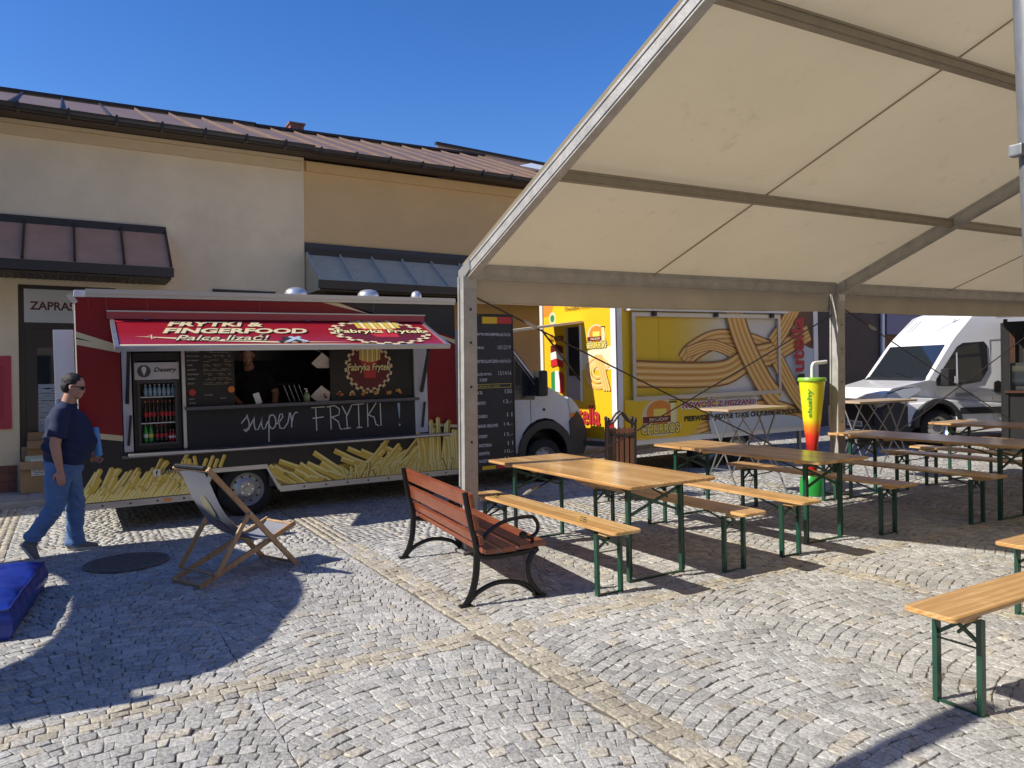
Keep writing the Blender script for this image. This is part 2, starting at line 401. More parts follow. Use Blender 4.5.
    V = [(x, y, z+gz(x)-.0085) for x, y, z in V]
    me = bpy.data.meshes.new('cobbled_square'); me.from_pydata(V, [], Fc); me.materials.append(STONE)
    a = me.color_attributes.new('tone', 'FLOAT_COLOR', 'POINT'); a.data.foreach_set('color', np.array(C, dtype=np.float32).ravel())
    me.polygons.foreach_set('use_smooth', [True]*len(me.polygons))
    o = bpy.data.objects.new('cobbled_square', me); COL.objects.link(o); o['kind'] = 'structure'
    print('setts', len(quads))
cobbles()
def gpt(x, y, z): return (x, y, z+gz(x)-.0085)
g = MB()
g.add([gpt(-60, -60, .0), gpt(80, -60, .0), gpt(80, 80, .0), gpt(-60, 80, .0)], [(0, 1, 2, 3)], JOINT)
struct(g, 'ground')
# far paving beyond the modelled setts: cheap sheets with the same colours
FAR = bpy.data.materials.new('far_setts'); FAR.use_nodes = True
def _far():
    nt = FAR.node_tree; b = nt.nodes['Principled BSDF']; b.inputs['Roughness'].default_value = .8
    tc = nn(nt, 'ShaderNodeTexCoord'); v = nn(nt, 'ShaderNodeTexVoronoi'); v.inputs['Scale'].default_value = 9.5; v.inputs['Randomness'].default_value = .45; nt.links.new(tc.outputs['Object'], v.inputs['Vector'])
    ve = nn(nt, 'ShaderNodeTexVoronoi', feature='DISTANCE_TO_EDGE'); ve.inputs['Scale'].default_value = 9.5; ve.inputs['Randomness'].default_value = .45; nt.links.new(tc.outputs['Object'], ve.inputs['Vector'])
    cr = nn(nt, 'ShaderNodeMapRange'); cr.inputs[1].default_value = .0; cr.inputs[2].default_value = .08; cr.inputs[3].default_value = .45; cr.inputs[4].default_value = 1; nt.links.new(ve.outputs['Distance'], cr.inputs[0])
    sp = nn(nt, 'ShaderNodeSeparateXYZ'); nt.links.new(v.outputs['Color'], sp.inputs[0])
    rr = nn(nt, 'ShaderNodeMapRange'); rr.inputs[3].default_value = .75; rr.inputs[4].default_value = 1.15; nt.links.new(sp.outputs['X'], rr.inputs[0])
    mu = nn(nt, 'ShaderNodeMath', operation='MULTIPLY'); nt.links.new(cr.outputs[0], mu.inputs[0]); nt.links.new(rr.outputs[0], mu.inputs[1])
    sc = nn(nt, 'ShaderNodeVectorMath', operation='SCALE'); sc.inputs[0].default_value = (.37, .36, .34); nt.links.new(mu.outputs[0], sc.inputs['Scale']); nt.links.new(sc.outputs[0], b.inputs['Base Color'])
    bp = nn(nt, 'ShaderNodeBump'); bp.inputs['Distance'].default_value = .01; nt.links.new(cr.outputs[0], bp.inputs['Height']); nt.links.new(bp.outputs[0], b.inputs['Normal'])
_far()
g = MB()
for (a, b_, c, d) in ((17.5, 60, -10, 60), (-30, -1.6, -20, 11.88), (-1.6, 17.5, -20, 1.3), (13, 17.5, 11.88, 60)):
    g.add([gpt(a, c, .004), gpt(b_, c, .004), gpt(b_, d, .004), gpt(a, d, .004)], [(0, 1, 2, 3)], FAR)
struct(g, 'outer_paving')
CONC = mat('concrete', (.42, .40, .36), .85, var=.18, scale=5, bump=.3, bscale=60, grime=.4)
g = MB()
for i in range(-12, 26):
    x0 = i*.5; z = gz(x0)
    g.box(x0+.004, x0+.496, 12.06, 12.52, z-.1, z+.085, CONC, bev=.006); g.box(x0+.004, x0+.496, 12.53, 13.0, z-.1, z+.085, CONC, bev=.006)
struct(g, 'pavement')
g = MB()
for i in range(-6, 13): g.box(i+.006, i+.994, 11.9, 12.05, gz(i)-.1, gz(i)+.09, mat('kerb_stone', (.33, .32, .30), .8, var=.2, scale=8, bump=.3), bev=.02)
struct(g, 'kerb')
# manhole
mh = MB(); IR = mat('cast_iron', (.15, .14, .13), .7, .1, var=.3, scale=20, bump=.5)
mh.lathe([(.35, 0), (.35, .014), (.33, .016), (.325, .010), (.32, .010), (.315, .018), (0, .018)], IR, n=40)
for i in range(-5, 6):
    hw = math.sqrt(max(0, .29**2-(i*.055)**2)); mh.box(-hw, hw, i*.055-.012, i*.055+.012, .0175, .0225, IR)
o = mh.build('manhole_cover'); o.matrix_world = Matrix.Translation((.43, 7.68, gz(.43)+.004)) @ TILT
tag(o, 'round dark iron manhole cover set in the setts near the deck chair', 'manhole cover')

# ============================================================ BUILDINGS
PL1 = mat('cream_render', (.73, .60, .40), .9, var=.13, scale=.9, bump=.3, bscale=45, grime=.4)
PL2 = mat('ochre_render', (.62, .42, .20), .9, var=.10, scale=1.0, bump=.25, bscale=45, grime=.25)
ROOF = mat('brown_sheet_roof', (.20, .13, .09), .5, .05, var=.15, scale=3, grime=.3); ROOFD = mat('roof_seam', (.05, .035, .03), .4, .3)
GUT = mat('gutter_black', (.022, .020, .020), .4); SOFF = mat('dark_soffit', (.045, .03, .022), .6)
PLINTH = None
def brick_mat(name, c1, c2, mortar, sx, sy):
    m = bpy.data.materials.new(name); m.use_nodes = True; nt = m.node_tree; b = nt.nodes['Principled BSDF']; b.inputs['Roughness'].default_value = .7
    tc = nn(nt, 'ShaderNodeTexCoord'); mp = nn(nt, 'ShaderNodeMapping'); mp.inputs['Rotation'].default_value = (PI/2, 0, 0); nt.links.new(tc.outputs['Object'], mp.inputs[0])
    br = nn(nt, 'ShaderNodeTexBrick'); br.inputs['Color1'].default_value = (*c1, 1); br.inputs['Color2'].default_value = (*c2, 1); br.inputs['Mortar'].default_value = (*mortar, 1)
    br.inputs['Scale'].default_value = 1; br.inputs['Brick Width'].default_value = sx; br.inputs['Row Height'].default_value = sy; br.inputs['Mortar Size'].default_value = .004
    nt.links.new(mp.outputs[0], br.inputs['Vector']); nt.links.new(br.outputs['Color'], b.inputs['Base Color'])
    return m
PLINTH = brick_mat('plinth_tiles', (.16, .06, .04), (.20, .08, .05), (.05, .03, .025), .3, .11)
bld = thing('shop_building', 'long cream and ochre rendered building with brown standing seam metal roof', 'building', (0, 13, 0), tilt=False)
m = MB()
# cream section: wall with the doorway opening, ends at x 3.46 ; ochre section set back 3 cm
m.box(-14, -.62, 0, .4, -.2, 5.30, PL1); m.box(-.62, .62, 0, .4, 3.02, 5.30, PL1); m.box(.62, 3.46, 0, .4, -.2, 5.30, PL1)
m.build('cream_wall', bld)
m = MB(); m.box(3.46, 13.0, .03, .43, -.2, 5.32, PL2); m.build('ochre_wall', bld)
m = MB(); m.box(-14, 3.42, -.05, -.003, 5.12, 5.27, mat('cornice_buff', (.60, .46, .28), .85, var=.06)); m.box(-14, 3.44, -.09, -.003, 5.275, 5.33, MATS['cornice_buff'])
m.box(3.5, 13, -.02, .027, 5.14, 5.30, MATS['ochre_render']); m.build('cornice', bld)
m = MB(); m.box(-14, -.66, -.025, -.003, -.2, .44, PLINTH); m.box(.66, 3.4, -.025, -.003, -.2, .44, PLINTH); m.build('plinth', bld)
# roof: sheet with standing seams
def roof(m, x0, x1, y0, z0, y1, z1, seam, dz1=0.0, mt=ROOF):
    def zz(x): return z1 + dz1*(x-x0)
    m.add([(x0, y0, z0), (x1, y0, z0), (x1, y1, zz(x1)), (x0, y1, zz(x0)), (x0, y0, z0-.04), (x1, y0, z0-.04), (x1, y1, zz(x1)-.04), (x0, y1, zz(x0)-.04)], [(0, 1, 2, 3), (4, 7, 6, 5), (0, 4, 5, 1), (3, 2, 6, 7)], mt)
m = MB(); m2 = MB()
roof(m, -14, 3.5, -.42, 5.42, 4.0, 6.80, .6, .012)
x = -13.7
while x < 3.5:
    m2.bar((x, -.42, 5.45), (x, 4.0, 6.83+.012*(x+14)), .02, .05, ROOFD if x < .9 else ROOF); x += .62
m2.bar((-14, 4.0, 6.84), (3.5, 4.0, 7.05), .2, .05, ROOFD)
roof(m, 3.5, 9.0, -.33, 5.42, 4.0, 7.0, .6, .02); x = 3.8
while x < 9.0:
    m2.bar((x, -.33, 5.45), (x, 4.0, 7.02+.02*(x-3.5)), .02, .04, ROOF); x += .5
m2.bar((3.5, 4.0, 7.03), (9, 4.0, 7.14), .2, .05, ROOFD)
m.build('roof', bld); m2.build('roof_seam', bld)
m = MB(); m.box(-14, 9.0, 4.0, 4.4, 5.2, 6.75, SOFF); m.build('rear_wall', bld)
# gutters and fascia
m = MB()
def gutter(x0, x1, y, z, r):
    n = 8; pts = [(y+r*math.cos(PI+PI*k/n), z+r*math.sin(PI+PI*k/n)) for k in range(n+1)] + [(y+(r-.01)*math.cos(2*PI-PI*k/n), z+(r-.01)*math.sin(2*PI-PI*k/n)) for k in range(n+1)]
    m.prism(pts, x0, x1, GUT, 'X')
gutter(-14, 3.5, -.50, 5.42, .085); gutter(3.5, 12.9, -.40, 5.42, .075)
for i in range(-22, 20):
    m.box(i*.6+.02, i*.6+.05, -.60 if i*.6 < 3.4 else -.49, -.40, 5.325 if i*.6 < 3.4 else 5.335, 5.44, GUT)
m.build('gutter', bld)
m = MB(); m.box(-14, 3.5, -.40, -.095, 5.34, 5.40, SOFF); m.box(3.5, 9, -.32, -.003, 5.345, 5.40, SOFF); m.build('soffit', bld)
m = MB(); CHB = brick_mat('chimney_brick', (.25, .10, .07), (.3, .13, .09), (.2, .18, .15), .2, .08)
m.box(4.32, 4.62, 4.3, 4.6, 6.8, 7.30, CHB); m.box(4.29, 4.65, 4.27, 4.63, 7.30, 7.34, CHB); m.build('chimney', bld)
# door with fanlight sign
m = MB(); BR = mat('dark_brown_frame', (.028, .016, .013), .4)
m.box(-.62, -.55, .06, .16, .0, 3.02, BR); m.box(.55, .62, .06, .16, 0, 3.02, BR); m.box(-.55, .55, .06, .16, 2.96, 3.02, BR); m.box(-.55, .55, .06, .16, 2.4, 2.48, BR)
m.build('door_frame', bld)
m = MB(); m.box(-.55, -.40, .08, .14, 0, 2.4, BR); m.box(-.14, .08, .08, .14, 0, 2.4, BR); m.box(.36, .55, .08, .14, 0, 2.4, BR)
m.box(-.40, -.14, .08, .14, 0, .35, BR); m.box(-.40, -.14, .08, .14, 2.12, 2.4, BR); m.box(.08, .36, .08, .14, 0, .35, BR); m.box(.08, .36, .08, .14, 2.12, 2.4, BR)
dr = m.build('door', bld); m = MB(); m.box(-.40, -.14, .10, .115, .35, 2.12, GLS); m.box(.08, .36, .10, .115, .35, 2.12, GLS); m.build('door_glass', dr)
m = MB(); m.box(-.10, -.08, .02, .05, 1.0, 1.25, CHROME); m.build('handle', dr)
A = Art((-.40, 13-13+.098, .35), (1, 0, 0), (0, 0, 1), (0, -1, 0)); FR = ink('frosting', (.38, .40, .42), .7)
for i in range(26):
    z = .35+i*.035; A.strip([(.01, z), (.06, z+random.uniform(-.01, .01)), (.13, z+random.uniform(-.01, .01)), (.19, z+random.uniform(-.01, .01)), (.25, z)], .03, FR)
A.build('window_lace', dr)
m = MB(); m.box(-.55, .55, .05, .08, 2.48, 2.96, mat('sign_grey', (.52, .52, .50), .5)); sg = m.build('shop_sign', bld)
A = Art((-.48, .05, 2.66), (1, 0, 0), (0, 0, 1), (0, -1, 0)); A.text('ZAPRASZAMY', 0, 1.0, 0, .125, ink('maroon', (.09, .02, .02)), bold=.03); A.build('lettering', sg)
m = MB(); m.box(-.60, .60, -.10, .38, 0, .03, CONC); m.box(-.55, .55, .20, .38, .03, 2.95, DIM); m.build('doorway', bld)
# canopies
def canopy(x0, x1, zt, zb, yout, mt, seam_m, n, name, drop=.16):
    m = MB()
    m.add([(x0, -.02, zt), (x1, -.02, zt), (x1+.0, -yout, zb), (x0, -yout, zb), (x0, -.02, zt-.03), (x1, -.02, zt-.03), (x1, -yout, zb-.03), (x0, -yout, zb-.03)], [(0, 1, 2, 3), (4, 7, 6, 5), (0, 4, 5, 1), (2, 6, 7, 3), (1, 5, 6, 2), (0, 3, 7, 4)], mt)
    for s_ in (x0, x1-.012): m.prism([(-.02, zt-.031), (-yout+.02, zb-.031), (-yout+.02, zb-drop), (-.02, zb-drop)], s_, s_+.012, mt, 'X')
    c = m.build('canopy', bld)
    m = MB()
    for i in range(n+1):
        x = x0+.01+(x1-x0-.02)*i/n; m.bar((x, -.02, zt+.02), (x, -yout, zb+.02), .03, .045, seam_m)
    m.box(x0, x1, -.045, -.003, zt-.03, zt+.09, GUT); m.build('canopy_seam', c)
    m = MB(); m.box(x0-.02, x1+.02, -yout-.05, -yout-.003, zb-drop+.02, zb-.005, GUT); m.build('canopy_fascia', c)
    m = MB(); m.box(x0+.014, x1-.014, -yout+.02, -.003, zb-drop-.01, zb-drop+.015, SOFF)
    k = x0+.05
    while k < x1-.3: m.box(k, k+.015, -yout+.03, -.01, zb-drop-.022, zb-drop-.011, GUT); k += .09
    m.build('canopy_soffit', c)
canopy(-3.6, 1.32, 3.90, 3.27, .78, mat('brown_canopy_sheet', (.60, .33, .20), .9, .0, var=.12, scale=3, grime=.25, spec=.05), ROOFD, 8, 'canopy'); canopy(3.48, 8.6, 3.74, 3.22, .80, mat('grey_sheet', (.50, .47, .35), .9, .0, var=.12, spec=.05), mat('grey_seam', (.45, .45, .43), .5), 9, 'canopy')
m = MB(); m.box(1.99, 2.97, -.03, -.003, 1.5, 3.075, GUT); m.box(2.05, 2.91, -.036, -.031, 1.56, 3.02, GLS); m.build('window', bld)
m = MB(); m.box(3.8, 6.2, -.01, .027, 1.5, 3.06, GUT); m.build('window', bld)
m = MB(); m.box(3.46, 8.6, -.02, .027, 3.75, 3.93, mat('navy_flashing', (.03, .035, .045), .5)); m.build('flashing', bld)
# red poster on the wall
m = MB(); m.box(-1.55, -.71, -.03, -.004, .96, 1.99, ink('poster_red', (.42, .03, .05), .5)); o = m.build('poster'); o.location = (0, 13, 0)
m = MB(); m.box(-1.45, -.80, -.036, -.031, 1.1, 1.85, ink('poster_red_dark', (.34, .02, .035), .5)); m.build('poster_panel', o)
tag(o, 'flat red poster panel on the cream wall left of the dark doorway', 'poster')
# neighbouring house whose roof rises behind (with roof light)
nb = thing('rear_house', 'house roof rising behind the long building, brown metal with pale skylight strip', 'building', (7, 15, 0), tilt=False)
m = MB(); m.box(1.0, 9.5, 2.6, 8, 0, 6.2, PL2); m.build('wall', nb)
m = MB(); m.add([(.3, .5, 6.2), (9.6, .5, 5.8), (9.6, 3.2, 7.35), (1.2, 3.0, 7.56), (9.6, 6, 5.9), (1.2, 6, 5.9)], [(0, 1, 2, 3), (3, 2, 4, 5), (0, 3, 5), (1, 4, 2), (0, 5, 4, 1)], ROOF); m.build('roof', nb)
m = MB(); m.bar((1.15, 3.0, 7.60), (9.6, 3.2, 7.39), .12, .06, ROOFD); m.build('roof_ridge', nb)
m = MB(); m.add([(3.0, 1.94, 7.02), (6.4, 1.6, 6.76), (6.4, 2.35, 7.12), (3.6, 2.35, 7.26)], [(0, 1, 2, 3)], mat('rooflight', (.75, .78, .8), .2)); m.build('skylight', nb)
# navy shop front to the right
NAVY = mat('navy_panel', (.005, .009, .028), .6, var=.1, scale=3)
nv = thing('navy_shop_building', 'dark navy fronted shop building behind the white van', 'building', (13.2, 13, gz(13)), tilt=False)
m = MB(); m.box(0, 2.0, 0, .4, 0, 4.6, NAVY); m.box(2.0, 3.2, 0, .4, 2.75, 4.6, NAVY); m.box(3.2, 5.7, 0, .4, 0, 4.6, NAVY); m.box(5.72, 30, .02, .4, 0, 4.6, mat('brown_wall', (.12, .06, .045), .8, var=.15)); m.build('wall', nv)
m = MB(); m.box(-.0, 30, 0.5, 8, 4.6, 4.7, ROOF); m.build('roof', nv)
m = MB(); m.box(2.0, 3.2, .15, .2, 0, 2.75, GLS); d = m.build('door', nv); m = MB(); m.box(2.1, 2.5, .14, .147, 1.2, 1.75, ink('notice', (.25, .33, .5))); m.build('notice', d)
m = MB(); m.box(5.7, 5.8, -.06, -.003, 0, 3.4, mat('pilaster_white', (.6, .62, .66), .6)); m.build('pilaster', nv)
m = MB(); m.box(6.1, 8.0, -.03, .017, 1.0, 2.2, BR); m.box(6.2, 7.9, -.035, -.031, 1.08, 2.12, GLS); m.box(5.9, 8.6, -.05, .015, 2.45, 3.0, BLUEK); wd = m.build('shop_window', nv)
m = MB(); m.box(13.0, 13.2, 0, .3, 0, 5.2, SOFF); o = m.build('downpipe_wall'); o.location = (0, 12.9, 0); tag(o, 'narrow dark wall pier between the ochre building and the navy shop', 'wall')

# houses that close the square on the other sides (outside the picture; they cut off the low sky and bounce warm light)
def plain_house(x0, x1, y0, y1, h_, col, lab, face):
    b = thing('town_house', lab, 'building', ((x0+x1)/2, (y0+y1)/2, 0), tilt=False)
    mt = mat('facade_%d' % (abs(int(x0*7+y0*13)) % 997), col, .9, var=.1, scale=1); hw, hd = (x1-x0)/2, (y1-y0)/2
    m = MB(); m.box(-hw, hw, -hd, hd, -.5, h_, mt); m.build('wall', b)
    m = MB(); m.prism([(-hd-.4, h_-.05), (hd+.4, h_-.05), (0, h_+2.2)], -hw-.2, hw+.2, ROOF, 'X'); m.build('roof', b)
    n_ = int((x1-x0 if face == 'y' else y1-y0)/2.4)
    for z in (1.2, 4.2, 7.0):
        if z+1.6 > h_: continue
        for k in range(n_):
            m = MB(); t_ = -((x1-x0) if face == 'y' else (y1-y0))/2+1.2+k*2.4
            if face == 'y': m.box(t_-.5, t_+.5, hd, hd+.03, z, z+1.5, GLS); m.box(t_-.6, t_+.6, hd, hd+.08, z-.1, z-.003, CONC)
            else: m.box(-hw-.03, -hw, t_-.5, t_+.5, z, z+1.5, GLS); m.box(-hw-.08, -hw, t_-.6, t_+.6, z-.1, z-.003, CONC)
            m.build('window', b)
plain_house(-12, 12, -26, -13, 13, (.62, .50, .33), 'long warm yellow town house behind the viewer across the square', 'y')
plain_house(13, 34, -25, -13, 12, (.60, .55, .45), 'pale stone coloured town house behind the viewer to the right', 'y')
plain_house(27, 40, -11, 12, 12, (.62, .48, .36), 'peach coloured town house closing the square at the far right', 'x')
plain_house(-34, -20, -13, 30, 11.5, (.55, .47, .36), 'beige town house closing the square at the far left', 'x')
# ============================================================ FOOD TRUCK
tr = thing('food_truck', 'long red and charcoal food truck with open serving hatch and french fries print', 'food truck', (0, 9.35, 0))
PANR = mat('truck_red_paint', (.25, .003, .012), .32, coat=.12, spec=.3, var=.06, scale=1.5)
m = MB()
x0, x1, y1 = .11, 4.54, 2.1
hx0, hx1, hz0, hz1 = .52, 4.12, .84, 2.30
# body shell round the hatch opening
T_ = .04
m.box(x0, hx0, 0, T_, .33, 2.52, PANR); m.box(hx1, x1, 0, T_, .33, 2.52, PANR); m.box(hx0, hx1, 0, T_, hz1, 2.52, PANR)
m.box(x0, 1.28, 0, T_, .33, hz0, GREY) if False else None
m.box(hx0, 1.30, 0, T_, .33, hz0, GREY); m.box(1.30, 2.05, 0, T_, .60, hz0, GREY); m.box(2.05, hx1, 0, T_, .33, hz0, GREY)
m.add([(2.05, .0, .6), (2.05, 0, .33), (2.19, 0, .33)], [(0, 1, 2)], GREY) if False else None
m.box(x0, x0+T_, T_, y1, .33, 2.52, VWHITE); m.box(x1-T_, x1, T_, y1, .33, 2.52, GREY); m.box(x0+T_, x1-T_, y1-T_, y1, .33, 2.52, VWHITE)
m.box(x0+T_, x1-T_, T_, y1-T_, .60, .66, DARK); m.box(x0+T_, x1-T_, T_, y1-T_, 2.46, 2.52, mat('inside_ceiling', (.25, .25, .25), .6))
body = m.build('body', tr)
m = MB(); m.box(x0-.01, x1+.01, -.01, y1+.01, 2.523, 2.60, VWHITE, bev=.02); m.box(x0+.1, x1, -.035, -.012, 2.525, 2.612, ALU); m.box(x0+.1, x1, -.05, -.036, 2.56, 2.60, ALU); m.build('roof_rail', tr)
m = MB(); m.box(x0, 1.30, -.012, .06, .255, .325, ALU); m.box(2.17, x1, -.012, .06, .255, .325, ALU)
m.bar((1.30, .02, .29), (1.42, .02, .57), .06, .05, ALU); m.box(1.40, 2.04, -.012, .06, .545, .597, ALU); m.bar((2.04, .02, .57), (2.18, .02, .29), .06, .05, ALU)
for k in range(16):
    xx = .3+k*.27
    if 1.25 < xx < 2.2: continue
    m.lathe([(.012, -.018), (0, -.019)], DARK, c=(xx, 0, .29), axis='Y', n=8)
sk = m.build('skirt_rail', tr)
for xx in (.9, 3.82): m = MB(); m.box(xx, xx+.08, -.02, -.0125, .275, .305, ORA); m.build('side_marker', tr)
# chassis
m = MB(); m.box(.2, 5.4, .5, .62, .38, .5, DARK); m.box(.2, 5.4, 1.5, 1.62, .38, .5, DARK); m.box(1.3, 2.2, .03, .06, .3, .56, DARK) if False else None
m.box(2.4, 4.3, .3, 1.9, .34, .42, DARK); m.box(.3, 1.2, .3, 1.9, .36, .42, DARK); m.bar((1.81, .1, .31), (1.81, 2.0, .31), .1, .1, DARK)
m.build('chassis', tr)
def wheel(name, parent, c, R, w, side=-1, steel=True, hub=None):
    """tyre + rim, axle along Y, outer face towards side"""
    m = MB(); x, y, z = c
    prof = [(R*.62, -w/2), (R*.80, -w/2-.004), (R*.93, -w/2+.01), (R, -w/2+.035), (R, w/2-.035), (R*.93, w/2-.01), (R*.8, w/2), (R*.62, w/2)]
    m.lathe(prof, RUB, c=c, axis='Y', n=40, caps=False); t = m.build(name, parent, smooth=True)
    m = MB(); h = hub or mat('wheel_steel', (.42, .42, .43), .35, .7)
    ys = side
    rim = [(R*.66, ys*w*.46), (R*.63, ys*w*.50), (R*.60, ys*w*.42), (R*.50, ys*w*.22), (R*.42, ys*w*.24), (R*.33, ys*w*.36), (R*.24, ys*w*.40), (R*.12, ys*w*.40), (R*.10, ys*w*.48), (0, ys*w*.49)]
    m.lathe(rim, h, c=c, axis='Y', n=40, caps=False)
    for k in range(10):
        a = 2*PI*k/10; m.lathe([(R*.045, ys*w*.245), (0, ys*w*.25)], DARK, c=(x+R*.47*math.cos(a), y, z+R*.47*math.sin(a)), axis='Y', n=8)
    for k in range(5):
        a = 2*PI*k/5; m.lathe([(R*.035, ys*w*.40), (R*.03, ys*w*.46), (0, ys*w*.46)], CHROME, c=(x+R*.2*math.cos(a), y, z+R*.2*math.sin(a)), axis='Y', n=6)
    m.build('rim', t, smooth=True)
    return t
wheel('wheel', tr, (1.81, .16, .31), .315, .2); wheel('wheel', tr, (1.81, 1.92, .31), .315, .2, side=1)
m = MB(); m.prism([(1.33, .26), (1.42, .54), (2.03, .54), (2.16, .26), (2.2, .26), (2.06, .58), (1.4, .58), (1.28, .26)], .06, .34, DARK); m.box(1.3, 2.18, .32, .36, .3, .58, DARK); m.build('wheel_arch', tr)
# the hatch opening: pillars, shelves, interior
m = MB()
m.box(.53, .62, -.02, .14, .85, 2.29, mat('white_trim', (.55, .56, .57), .45)); m.build('hatch_pillar', tr)
m = MB(); m.box(3.93, 4.11, -.02, .1, .85, 2.29, MATS['white_trim']); m.build('hatch_pillar', tr)
m = MB(); m.box(1.13, 1.165, -.01, .08, .85, 2.29, ALU); m.build('hatch_divider', tr)
for xx in (.57, 4.02):
    m = MB(); m.bar((xx, -.035, 1.38), (xx+(.02 if xx < 1 else .05), -.20, 1.95), .035, .035, BLACK); m.build('gas_strut', tr)
    m = MB(); m.bar((xx, -.035, .92), (xx+.03, -.06, 1.25), .025, .025, BLACK); m.build('gas_strut', tr)
m = MB(); m.box(.56, 4.35, -.30, -.003, .815, .835, ALU, bev=.004); m.box(.50, 4.40, -.045, -.003, .78, .812, mat('grey_trim', (.14, .14, .15), .4)); m.build('lower_shelf', tr)
CHB_ = mat('chalkboard', (.018, .018, .02), .65, var=.35, scale=4, bump=.05)
m = MB(); m.box(1.17, 3.92, -.03, -.0, .838, 1.275, CHB_); cb = m.build('chalkboard', tr)
m = MB(); m.box(1.15, 3.94, -.15, .28, 1.278, 1.315, mat('dark_counter', (.09, .09, .10), .35)); m.build('counter', tr)
# chalk lettering "super FRYTKI !"
A = Art((0, -.03, 0), (1, 0, 0), (0, 0, 1), (0, -1, 0)); w_ = .013
_st = A.strip
def _map(p):
    x, z = p
    if x < 2.8: return (1.75+(x-1.73)*.69, z+.025+(z-1)*.1)
    if x < 3.77: return (2.57+(x-2.93)*1.055, 1.10+(z-1.07)*1.03+.005)
    return (x-.11, z+.02)
A.strip = lambda pts, w, m: _st([_map(p) for p in pts], w, m)

def arc(cx, cz, rx, rz, a0, a1, n=14): return [(cx+rx*math.cos(math.radians(a0+(a1-a0)*k/n)), cz+rz*math.sin(math.radians(a0+(a1-a0)*k/n))) for k in range(n+1)]
s_ = 1.0
zb = .985
cur = []
A.strip([(1.73, 1.065), (1.80, 1.115), (1.835, 1.155), (1.835, 1.12), (1.86, 1.06), (1.85, 1.0), (1.80, .975), (1.765, 1.0)], w_, CHALK)
A.strip([(1.78, .985), (1.86, 1.02), (1.93, 1.10), (1.945, 1.14), (1.935, 1.05), (1.955, .99), (2.0, .99), (2.05, 1.06), (2.065, 1.14), (2.06, 1.04), (2.08, .99), (2.12, 1.0), (2.16, 1.07)], w_, CHALK)
A.strip([(2.16, 1.05), (2.19, 1.15), (2.18, 1.0), (2.175, .85)], w_, CHALK)
A.strip(arc(2.24, 1.065, .06, .075, 150, -160), w_, CHALK)
A.strip([(2.29, 1.03), (2.36, 1.06), (2.42, 1.11), (2.41, 1.145), (2.37, 1.14), (2.34, 1.07), (2.37, .99), (2.43, .985), (2.50, 1.04), (2.53, 1.12), (2.535, 1.155), (2.55, 1.15), (2.57, 1.06), (2.565, .99)], w_, CHALK)
A.strip([(2.565, 1.03), (2.60, 1.12), (2.64, 1.155), (2.68, 1.15)], w_, CHALK)
def ln(*p): A.strip(list(p), w_, CHALK)
ln((2.98, 1.19), (2.985, .925)); ln((2.93, 1.20), (3.09, 1.205)); ln((2.94, 1.075), (3.07, 1.085))
ln((3.15, 1.20), (3.155, .93)); A.strip([(3.11, 1.20), (3.2, 1.215), (3.26, 1.17), (3.25, 1.10), (3.16, 1.075)], w_, CHALK); A.strip([(3.17, 1.075), (3.24, 1.02), (3.265, .93), (3.29, .925)], w_, CHALK)
ln((3.29, 1.205), (3.345, 1.09)); ln((3.41, 1.215), (3.34, 1.07), (3.35, .93)); ln((3.30, .93), (3.39, .935))
ln((3.42, 1.215), (3.56, 1.22)); ln((3.49, 1.218), (3.49, .935)); ln((3.46, .932), (3.53, .935))
ln((3.60, 1.22), (3.60, .935)); ln((3.71, 1.225), (3.61, 1.08)); A.strip([(3.61, 1.08), (3.68, 1.05), (3.70, .96), (3.74, .94)], w_, CHALK)
ln((3.76, 1.22), (3.765, .94))
BLU_ = ink('chalk_blue', (.3, .45, .55)); A.poly([(3.675, 1.25), (3.715, 1.25), (3.705, 1.05), (3.698, 1.05)], BLU_); A.disc(3.70, .97, .014, BLU_, 10)
A.build('chalk_lettering', cb)
# fridge
fr = thing('drinks_fridge', 'tall black drinks fridge with glass door standing in the food truck hatch', 'fridge', (0, 9.35, 0))
m = MB(); m.box(.64, .68, .06, .62, .845, 1.93, BLACK); m.box(1.08, 1.12, .06, .62, .845, 1.93, BLACK); m.box(.68, 1.08, .06, .62, 1.84, 1.93, BLACK); m.box(.68, 1.08, .06, .62, .845, .90, BLACK)
m.box(.68, 1.08, .58, .62, .9, 1.84, mat('fridge_inside', (.35, .36, .37), .4)); m.build('cabinet', fr)
m = MB(); m.box(.655, 1.105, .035, .058, 1.63, 1.82, ink('sign_white', (.62, .62, .63))); sgn = m.build('fridge_sign', fr)
A = Art((0, .035, 0), (1, 0, 0), (0, 0, 1), (0, -1, 0)); A.disc(.75, 1.725, .068, ink('slate', (.06, .07, .09))); A.poly([(.725, 1.735), (.775, 1.735), (.75, 1.675)], WHITE); A.disc(.75, 1.752, .026, WHITE, 12)
A.text('Desery', .845, 1.07, 1.70, 1.765, BLACK, shear=.3, bold=.02); A.build('lettering', sgn)
m = MB(); m.box(.68, .705, .04, .059, .90, 1.62, mat('fridge_door_frame', (.05, .05, .055), .4)); m.box(1.055, 1.08, .04, .059, .9, 1.62, MATS['fridge_door_frame']); m.box(.705, 1.055, .04, .059, 1.59, 1.62, MATS['fridge_door_frame']); m.box(.705, 1.055, .04, .059, .9, .93, MATS['fridge_door_frame']); m.build('door_frame', fr)
m = MB()
for z in (1.14, 1.43): m.box(.70, 1.06, .07, .5, z, z+.012, mat('shelf_wire', (.5, .52, .55), .3, .5))
m.build('shelf', fr)
